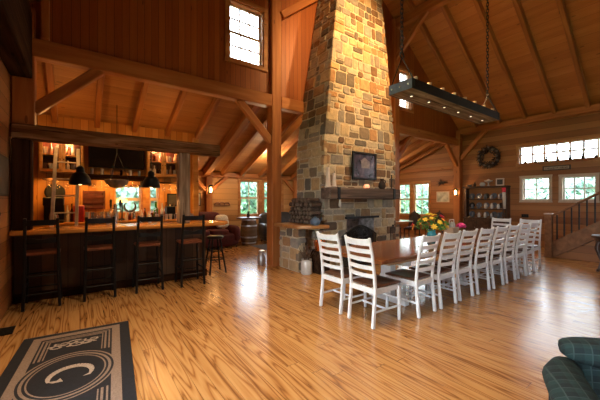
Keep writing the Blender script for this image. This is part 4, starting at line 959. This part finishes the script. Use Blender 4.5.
MB().box(-.19, -hw+.02, 0, .18, hw-.02, .06).build('plinth', 'hutch', hu)
def plate(mat, loc, r, label, group):
    t = MB().lathe([(.01, 0), (r*.7, .004), (r, .02), (r*.97, .024), (r*.68, .010), (.01, .008)], 18, T=RY(-math.pi/2+.22)).build('plate', mat, smooth=True); t.location = loc; return tag(t, label, 'plate', group)
LVN = ['lower', 'middle', 'upper']; rr = random.Random(21)
for li, z in enumerate(SHZ):
    for k in range(5):
        yy = 4.9 - .5 + k*.25; plate(rr.choice(['twig', 'chinab', 'earthen', 'chinab']), (11.99, yy, z+.115), .105, 'plate leaning at the back of the %s hutch shelf' % LVN[li], 'plates on the %s hutch shelf' % LVN[li])
    for k in range(5):
        yy = 4.9 - .44 + k*.22 + rr.uniform(-.02, .02); q = rr.random(); g = 'pots on the %s hutch shelf' % LVN[li]
        o = MB().lathe([(.03, 0), (.05, .03), (.05, .08+.05*q), (.03, .12+.05*q), (.035, .14+.06*q)], 12).build('crockery_pot', rr.choice(['china', 'chinab', 'earthen', 'chinab', 'pewter']), smooth=True); o.location = (11.87, yy, z+.0005); tag(o, 'small crockery pot on the %s shelf of the dark hutch' % LVN[li], 'pot', g)
HT = 2.0005
o = MB().lathe([(.05, 0), (.09, .05), (.08, .07)], 14).build('small_bowl', 'chinab', smooth=True); o.location = (11.85, 5.44, HT); tag(o, 'small dark bowl on the hutch top beside the corner post', 'bowl')
o = MB().lathe([(.04, 0), (.05, .06), (.02, .12), (.03, .15)], 12).build('small_jug', 'twig', smooth=True); o.location = (11.85, 5.25, HT); tag(o, 'small dark jug on the hutch top next to the bowl', 'jug')
o = MB().lathe([(.06, 0), (.10, .05), (.08, .12), (.05, .14)], 14).build('white_tureen', 'china', smooth=True); o.location = (11.84, 4.98, HT); tag(o, 'small white tureen on the hutch top under the wreath', 'tureen')
t = thing('serving_dish', 'wide white dish raised on a foot on the hutch top', 'dish', (11.84, 4.78, HT)); MB().lathe([(.07, 0), (.02, .03), (.02, .12), (.13, .17), (.14, .2), (.12, .19)], 16).build('dish_body', 'china', t, smooth=True); MB().lathe([(.08, .195), (.05, .235), (.01, .25)], 12).build('lid', 'china', t, smooth=True)
t = thing('framed_card', 'pale framed card standing on the window end of the hutch top', 'picture', (11.86, 4.42, HT)); MB().box(-.012, -.13, 0, .012, .13, .26).build('frame', 'candle', t, bev=.004); MB().box(-.015, -.09, .04, -.0125, .09, .22).build('picture_sheet', 'slate', t)
t = thing('hanging_cloth', 'narrow white and red cloth hanging on the hutch side post', 'cloth', (11.70, 4.24, 1.2))
def f(u, v): return V((-.02+.012*math.sin(u*9), -.06+.12*u*(.6+.4*v), .72*v))
MB().grid(f, 10, 6).build('white_cloth', 'china', t, solid=.004, smooth=True); MB().grid(lambda u, v: f(u, .78+.22*v)+V((-.006, 0, 0)), 10, 3).build('red_band', 'red', t, solid=.004, smooth=True)
# picture, twig ornament, sconces
t = thing('pale_picture', 'pale framed picture on the log wall beside the aisle windows', 'picture', (XR-.002, 6.6, 1.63)); m = MB(); a, b = .27, .22
for q in ((-a, -b, -a+.03, b), (a-.03, -b, a, b), (-a+.03, -b, a-.03, -b+.03), (-a+.03, b-.03, a-.03, b)): m.box(-.03, q[0], q[1], 0, q[2], q[3])
m.build('frame', 'sash', t); MB().box(-.015, -a+.028, -b+.028, -.01, a-.028, b-.028).build('picture_sheet', M['print'], t)
t = thing('twig_spray', 'dark spiky twig ornament on the log wall above the pale picture', 'ornament', (12.06, 6.62, 2.2)); m = MB(); rr = random.Random(8)
for k in range(34): a = rr.uniform(0, 6.28); r = rr.uniform(.12, .3); m.bar((0, 0, 0), (rr.uniform(-.08, .02), r*math.cos(a), r*.6*math.sin(a)), .03, .03, None, .008, .008)
m.build('twigs', 'twig', t)
def sconce(loc, d, label):
    d = V(d); t = thing('wall_sconce', label, 'sconce', loc)
    MB().cbox(tuple(d*.008), (.11 if abs(d.x) < .5 else .016, .11 if abs(d.y) < .5 else .016, .26)).build('back_plate', 'iron', t, bev=.003)
    c = d*.12; MB().tube([tuple(d*.016+V((0, 0, .05))), tuple(d*.07+V((0, 0, .14))), tuple(c+V((0, 0, .16)))], .01, 6).build('arm', 'iron', t)
    l = MB().lathe([(.03, .16), (.075, .12), (.08, .11)], 8, tuple(c)).build('cap', 'iron', t); m = MB()
    for k in range(4): a = math.pi/4+k*math.pi/2; m.bar((c.x+.065*math.cos(a), c.y+.065*math.sin(a), -.1), (c.x+.075*math.cos(a), c.y+.075*math.sin(a), .115), .01, .01)
    m.lathe([(.07, -.11), (.07, -.098)], 8, tuple(c)); m.build('cage', 'iron', t)
    MB().lathe([(.018, -.09), (.036, -.02), (.03, .04), (.008, .08)], 12, tuple(c)).build('bulb', 'flame', t, smooth=True)
    L = bpy.data.lights.new('sconce_lamp', 'POINT'); L.energy = 14; L.color = (1, .55, .2); L.shadow_soft_size = .05
    lo = bpy.data.objects.new('sconce_lamp', L); COL.objects.link(lo); lo.parent = t; lo.location = c + d*.10 + V((0, 0, -.02))
sconce((11.845, 5.9, 1.8), (-1, 0, 0), 'lit lantern sconce on the corner post beside the hutch')
sconce((3.45, 9.81, 1.84), (0, -1, 0), 'lit lantern sconce on the braced rear post above the maroon sofa')

# ------------------------------------------------------------------ staircase
sc_ = thing('staircase', 'wooden staircase with black iron balusters climbing along the log wall', 'staircase', (10.0, 2.58, 0))
MB().box(-.075, -.075, 0, .075, .075, 1.12).build('newel_post', 'stairwood', sc_, bev=.008); o = MB().box(-.09, -.09, 1.12, .09, .09, 1.15).build('newel_cap', 'sash', sc_, bev=.006); MB().box(-.082, -.082, 0, .082, .082, .16).build('newel_base', 'stairwood', sc_, bev=.006)
S = .66; LEN = 2.6; ya, yb = -.08, -.08-LEN
m = MB(); m.prism([(-.03, ya, .0), (-.03, ya, .42), (-.03, yb, .42+S*LEN), (-.03, yb, .06+S*LEN)], (.06, 0, 0)); m.build('stringer', 'stairwood', sc_, bev=.006)
m = MB(); m.prism([(1.02, ya, .0), (1.02, ya, .42), (1.02, yb, .42+S*LEN), (1.02, yb, .06+S*LEN)], (.05, 0, 0)); m.build('stringer', 'stairwood', sc_, bev=.006)
n = 9
for k in range(n):
    y1 = ya - .02 - k*.285; z = .19*(k+1); MB().box(.032, y1-.30, z-.035, 1.018, y1, z).build('tread', 'stairwood', sc_, bev=.006); MB().box(.034, y1-.02, z-.19 if k else .001, 1.016, y1-.003, z-.036).build('riser', 'stairwood', sc_)
m = MB(); m.prism([(.04, ya-.02, .001), (.04, yb, .04+S*LEN), (.04, yb, .001)], (.03, 0, 0)); m.build('side_panel', 'hplank_y', sc_)
m = MB(); m.bar((0, ya, 1.09), (0, yb, 1.09+S*LEN), .07, .055, (1, 0, 0)); m.build('handrail', 'stairwood', sc_, bev=.01)
for k in range(18):
    y = ya - .09 - k*.143
    if y < yb + .03: break
    zt = 1.065 + S*(ya-y); zb = .415 + S*(ya-y); b = MB().box(-.014, y-.014, zb, .014, y+.014, zt).build('baluster', 'iron', sc_)
    MB().lathe([(.010, 0), (.019, .025), (.010, .05)], 8, (0, y, (zt+zb)/2)).build('collar', 'iron', b)
# small carved table at the edge of the room
pt = thing('pedestal_table', 'dark carved pedestal table near the foot of the stairs', 'table', (8.86, 1.22, 0))
MB().lathe([(.30, .70), (.33, .715), (.34, .74), (.33, .76), (.0001, .76)], 28).build('table_top', 'darkcarve', pt, smooth=True)
MB().lathe([(.27, .62), (.28, .70)], 24).build('apron', 'darkcarve', pt, smooth=True)
for k in range(4):
    a = k*math.pi/2 + .6; m = MB(); m.tube([(.24*math.cos(a), .24*math.sin(a), .66), (.27*math.cos(a), .27*math.sin(a), .5), (.2*math.cos(a), .2*math.sin(a), .22), (.24*math.cos(a), .24*math.sin(a), .06), (.28*math.cos(a), .28*math.sin(a), .02)], [.035, .045, .025, .028, .03], 9); m.build('leg', 'darkcarve', pt, smooth=True)
MB().lathe([(.16, .2), (.17, .215), (.16, .23)], 18).build('lower_shelf', 'darkcarve', pt)

# ------------------------------------------------------------------ plaid armchair close to the camera
ac = thing('armchair', 'dark green plaid tub armchair with rolled arms close to the camera', 'armchair', (2.165, -.10, 0), math.radians(-61))
# local +x = across, +y = away from the camera: back on the far side
def pillow(c, r, e=.45, T=None):
    m = MB(); g = bmesh.ops.create_uvsphere(m.bm, u_segments=28, v_segments=18, radius=1)
    for v in g['verts']:
        p = v.co; q = V([math.copysign(abs(x)**e, x) for x in p]); v.co = V((q.x*r[0], q.y*r[1], q.z*r[2]))
    bmesh.ops.transform(m.bm, matrix=T3(*c) @ (T or Matrix()), verts=m.bm.verts); return m
pillow((0, -.05, .27), (.50, .44, .17), .35).build('seat_base', 'plaid', ac, smooth=True)
pillow((0, -.10, .47), (.36, .38, .09), .5).build('seat_cushion', 'plaid', ac, smooth=True)
pillow((0, .36, .44), (.46, .13, .26), .5, RX(-.12)).build('backrest', 'plaid', ac, smooth=True)
pillow((.02, .36, .655), (.54, .12, .075), .6, RX(-.1)).build('back_roll', 'plaid', ac, smooth=True)
for s in (-1, 1):
    m = MB(); m.tube([(s*.49, .36, .52), (s*.54, .22, .545), (s*.56, -.05, .54), (s*.55, -.36, .53), (s*.54, -.46, .49)], [.08, .09, .095, .095, .06], 16); m.ell((s*.54, -.46, .49), .08, 14, 8); m.build('armrest', 'plaid', ac, smooth=True)
    m = MB(); m.box(s*.53-.05, -.40, .06, s*.53+.05, .34, .52); m.build('arm_panel', 'plaid', ac, bev=.03, seg=2, smooth=True)
    for y in (-.36, .3): MB().lathe([(.02, 0), (.03, .1)], 10, (s*.42, y, 0)).build('foot', 'darkcarve', ac)

# ------------------------------------------------------------------ aisle behind the fireplace
sf = thing('maroon_sofa', 'maroon sofa against the rear wall under the lit sconce', 'sofa', (3.33, 9.35, 0)); sf.scale = (.93, 1, 1)
m = pillow((0, 0, .25), (.88, .44, .2), .3); m.build('seat_base', 'maroon', sf, smooth=True)
pillow((-.18, .30, .72), (.66, .16, .40), .45, RX(-.12)).build('backrest', 'maroon', sf, smooth=True)
for x in (-.45, .2): pillow((x, -.05, .48), (.32, .36, .10), .4).build('seat_cushion', 'maroon', sf, smooth=True)
for s in (-1, 1): pillow((s*.76, -.04, .42), (.13, .44, .26), .5).build('armrest', 'maroon', sf, smooth=True)
for s in (-1, 1):
    for y in (-.36, .34): MB().lathe([(.02, 0), (.03, .06)], 8, (s*.75, y, 0)).build('foot', 'darkcarve', sf)
o = pillow((0, 0, 0), (.22, .09, .22), .6, RX(-.35)).build('sheepskin_pillow', 'cream', smooth=True); o.location = (3.70, 9.38, .81); tag(o, 'cream sheepskin pillow on the maroon sofa corner', 'pillow')
t = thing('curved_wall_ornament', 'brown curved wooden ornament on the rear wall above the sheepskin pillow', 'ornament', (3.95, 9.97, 1.30)); m = MB()
for s in (-1, 0, 1): m.tube([(s*.17+.10*math.cos(a), 0, .10*math.sin(a)+.02) for a in [i*math.pi/8 for i in range(9)]], .02, 7)
m.tube([(-.28, 0, .02), (.28, 0, .02)], .02, 7); m.build('scroll', 'earthen', t, smooth=True)
t = thing('rear_picture', 'pale framed print on the rear wall beyond the barn post', 'picture', (3.08, 9.985, 1.52)); MB().box(-.13, -.012, -.21, .13, .012, .21).build('frame', 'black', t); MB().box(-.11, -.016, -.19, .11, -.0125, .19).build('picture_sheet', M['print'], t)
bt = thing('barrel_table', 'old barrel with a round wooden top beside the rear window', 'table', (4.60, 9.25, 0))
MB().lathe([(.22, 0), (.26, .15), (.28, .42), (.26, .7), (.22, .88)], 20).build('barrel', 'barrelwood', bt, smooth=True)
for z, r in ((.06, .24), (.24, .275), (.62, .273), (.82, .24)): MB().lathe([(r, z), (r+.006, z), (r+.006, z+.05), (r, z+.05)], 20, cap=False).build('hoop', 'galv', bt)
MB().lathe([(.42, .881), (.43, .9), (.42, .92)], 28).build('round_top', 'darkcarve', bt)
o = MB().lathe([(.05, 0), (.06, .09), (.03, .14), (.04, .2)], 12).build('dark_mug', 'twig', smooth=True); o.location = (4.55, 9.2, .921); tag(o, 'small dark pot standing on the barrel table', 'pot')
def club(name, label, loc, rz, mat='charcoal', w=.52):
    t = thing(name, label, 'armchair', loc, rz)
    pillow((0, 0, .25), (w, .42, .19), .3).build('seat_base', mat, t, smooth=True); pillow((0, -.05, .48), (w-.16, .36, .09), .4).build('seat_cushion', mat, t, smooth=True); pillow((0, .32, .68), (w, .14, .38), .45, RX(-.1)).build('backrest', mat, t, smooth=True)
    for s in (-1, 1): pillow((s*(w-.08), -.02, .44), (.11, .42, .24), .5).build('armrest', mat, t, smooth=True)
    for s in (-1, 1):
        for y in (-.34, .3): MB().lathe([(.02, 0), (.03, .07)], 8, (s*(w-.1), y, 0)).build('foot', 'darkcarve', t)
    return t
club('club_chair', 'dark charcoal leather club chair under the rear window', (5.82, 9.28, 0), math.radians(-12), w=.66)
m = MB(); m.box(4.5, 7.9, .001, 6.0, 8.95, .010); tag(m.build('area_rug', 'navyrug', bev=.003), 'slate blue area rug before the charcoal club chair', 'rug')
mtb = thing('marble_table', 'white marble topped pedestal table behind the fireplace pier', 'table', (9.25, 6.75, 0))
MB().lathe([(.52, .73), (.55, .745), (.54, .765), (.0001, .765)], 30).build('marble_top', 'marble', mtb, smooth=True); MB().lathe([(.26, 0), (.24, .04), (.08, .09), (.06, .35), (.09, .5), (.07, .62), (.2, .729)], 18).build('pedestal', 'china', mtb, smooth=True)
def carved_chair(label):
    t = thing('carved_chair', label, 'chair', (0, 0, 0), 0, 'dark carved chairs in the aisle')
    for s in (-1, 1): MB().sweep([(s*.2, -.02, 0), (s*.2, 0, .45), (s*.19, -.06, .95)], .045, .045, (1, 0, 0)).build('back_post', 'darkcarve', t, bev=.006); MB().lathe([(.02, 0), (.03, .1), (.02, .25), (.03, .42)], 9, (s*.2, .4, 0)).build('leg', 'darkcarve', t, smooth=True)
    MB().box(-.23, -.01, .42, .23, .44, .48).build('seat', 'darkcarve', t, bev=.015, seg=2)
    out = [(-.2, .55), (-.22, .8), (-.19, .95), (-.1, 1.04), (-.06, 1.03), (0, 1.13), (.06, 1.03), (.1, 1.04), (.19, .95), (.22, .8), (.2, .55)]
    m = MB(); m.prism([(x, -.045-.03*(z-.55), z) for x, z in out], (0, .03, 0)); m.build('carved_back', 'darkcarve', t, bev=.006)
    m = MB(); m.prism([(x*.55, -.05+.034-.03*(z-.55), .1+z*.86) for x, z in out], (0, .012, 0)); m.build('back_cushion', 'charcoal', t); MB().box(-.2, .0, .5-.019, .2, .4, .505).build('seat_cushion', 'maroon', t, bev=.01)
    return t
c0 = carved_chair('dark carved high-back chair by the marble table, close to the stone chimney'); c0.location = (9.8, 7.35, 0); c0.rotation_euler = (0, 0, 2.4)
dup(c0, (10.1, 6.62, 0), 1.75, 'dark carved high-back chair between the marble table and the aisle window')
dup(c0, (10.95, 6.15, 0), 1.2, 'dark carved high-back chair standing below the pale picture')

# ------------------------------------------------------------------ outside: lawn and trees beyond the windows
m = MB(); m.box(-40, -40, -.5, 60, 60, -.25); struct(m.build('ground', 'lawn'))
def make_tree(name, label, seed, R_, H, nleaf=6500):
    t = thing(name, label, 'tree', (0, 0, -.25)); rr = random.Random(seed)
    m = MB(); m.tube([(0, 0, 0), (.06, .03, H*.35), (0, 0, H*.85)], [.16, .12, .04], 8)
    for k in range(6): a = k*1.05; z = H*(.3+.09*k); m.tube([(0, 0, z), (R_*.55*math.cos(a), R_*.55*math.sin(a), z+H*.16)], .05, 6, .015)
    m.build('trunk', 'bark', t, smooth=True)
    bs = []
    for k in range(26):
        a = rr.uniform(0, 6.28); r = R_*rr.uniform(.1, .75); bs.append((V((r*math.cos(a), r*math.sin(a), H*rr.uniform(.14, .88))), R_*rr.uniform(.3, .5)))
    m = MB()
    for k in range(nleaf):
        c, r = rr.choice(bs); d = V((rr.gauss(0, 1), rr.gauss(0, 1), rr.gauss(0, 1))).normalized(); p = c + d*r*rr.uniform(.7, 1.05)
        a = V((rr.uniform(-1, 1), rr.uniform(-1, 1), rr.uniform(-1, 1))).normalized(); b = a.orthogonal().normalized(); s = rr.uniform(.10, .19); m.quad(p-a*s, p+b*s*.6, p+a*s, p-b*s*.6)
    m.build('foliage', 'foliage', t); return t
t1 = make_tree('leafy_tree', 'broad leafy tree outside the two small square windows by the stairs', 1, 2.6, 2.5); t1.location = (16.6, 4.1, -.25)
dup(t1, (17.4, 11.4, -.25), 2.0, 'broad leafy tree outside the aisle windows beside the stone chimney')
dup(t1, (8.3, 15.4, -.25), 3.0, 'broad leafy tree outside the rear windows beyond the timber post')
dup(t1, (1.9, 12.9, -.25), 5.0, 'broad leafy tree outside the bar windows')
dup(t1, (18.5, -2.0, -.25), 2.6, 'broad leafy tree outside beyond the head of the stairs')

# ------------------------------------------------------------------ light
w = bpy.data.worlds.new('sky'); SC.world = w; w.use_nodes = True
bg = w.node_tree.nodes['Background']; bg.inputs[0].default_value = (.82, .92, 1.0, 1); bg.inputs[1].default_value = 12.5
def lamp(name, typ, loc, energy, color, size=.1, target=None, angle=60, blend=.6):
    L = bpy.data.lights.new(name, typ); L.energy = energy; L.color = color
    if typ == 'AREA': L.shape = 'DISK'; L.size = size
    else: L.shadow_soft_size = size
    if typ == 'SPOT': L.spot_size = math.radians(angle); L.spot_blend = blend
    o = bpy.data.objects.new(name, L); COL.objects.link(o); o.location = loc
    if target is not None: o.rotation_euler = (V(target)-V(loc)).to_track_quat('-Z', 'Y').to_euler()
    return o
WARM = (1., .57, .22); WARM2 = (1., .74, .46)
# two spotlights on the purlins wash the chimney
lamp('chimney_spot', 'SPOT', (4.6, 2.3, 6.6), 700, WARM, .08, (5.2, 5.3, 5.4), 66, .8)
lamp('chimney_spot', 'SPOT', (6.4, 2.3, 6.6), 700, WARM, .08, (5.7, 5.3, 4.6), 66, .8)
lamp('chimney_spot', 'SPOT', (5.0, 1.2, 5.6), 240, WARM2, .08, (5.4, 4.9, 2.7), 38, .8)  # added fill spot for the lower chimney, not one of the purlin lights
# chandelier uplights and downlights
for x in (4.5, 5.4, 6.3, 7.1):
    lamp('chandelier_uplight', 'POINT', (x, 3.05, 3.72), 13, WARM, .05)
    lamp('chandelier_downlight', 'SPOT', (x, 2.97, 3.2), 30, WARM2, .04, (x, 2.97, 0), 90, .8)
# added warm fill spots over floor and table, no fixtures; then the bar lamps
for x, y, z, e in ((1.0, 1.6, 5.2, 330), (1.3, 3.3, 5.4, 360), (2.9, 2.6, 6.2, 260), (.1, 2.4, 4.4, 80), (5.6, 3.3, 7.4, 240), (9.6, 3.8, 5.4, 150)): lamp('fill_downlight', 'SPOT', (x, y, z), e, WARM2, .12, (x, y, 0), 80, .9)
for x in (.0, 1.02): lamp('pendant_lamp', 'SPOT', (x, 5.9, 1.78), 60, WARM, .04, (x, 5.9, 0), 150, .5)
for x in (-.45, .0, .45, .9, 1.4, 1.9): lamp('bar_strip_light', 'AREA', (x, 7.62, 1.885), 3.2, (1, .46, .10), .22, (x, 7.9, 1.3))
for x in (-.2, 1.5): lamp('bar_fill_light', 'POINT', (x, 7.0, 2.75), 9, (1, .5, .15), .08)  # added general fill behind the bar, no lamp hangs here
for x, y in ((4.9, 8.4), (9.8, 8.2)): lamp('aisle_fill_light', 'POINT', (x, y, 2.75), 55, WARM2, .12)  # added points that brighten the aisle, without any fixture
# camera
cam = bpy.data.cameras.new('camera'); cam.sensor_width = 36; cam.lens = 302/600*36; cam.clip_start = .05
co = bpy.data.objects.new('camera', cam); COL.objects.link(co); co.location = (0, 0, 1.5)
co.rotation_euler = (math.pi/2, 0, -math.asin(math.cos(math.atan(415/302)))); SC.camera = co
vs = SC.view_settings; vs.view_transform = 'Standard'; vs.look = 'None'; vs.gamma = 1; vs.use_curve_mapping = False; vs.exposure = .55
SC.cycles.max_bounces = 8; SC.cycles.diffuse_bounces = 5; SC.cycles.transparent_max_bounces = 12
SC.cycles.sample_clamp_indirect = 40
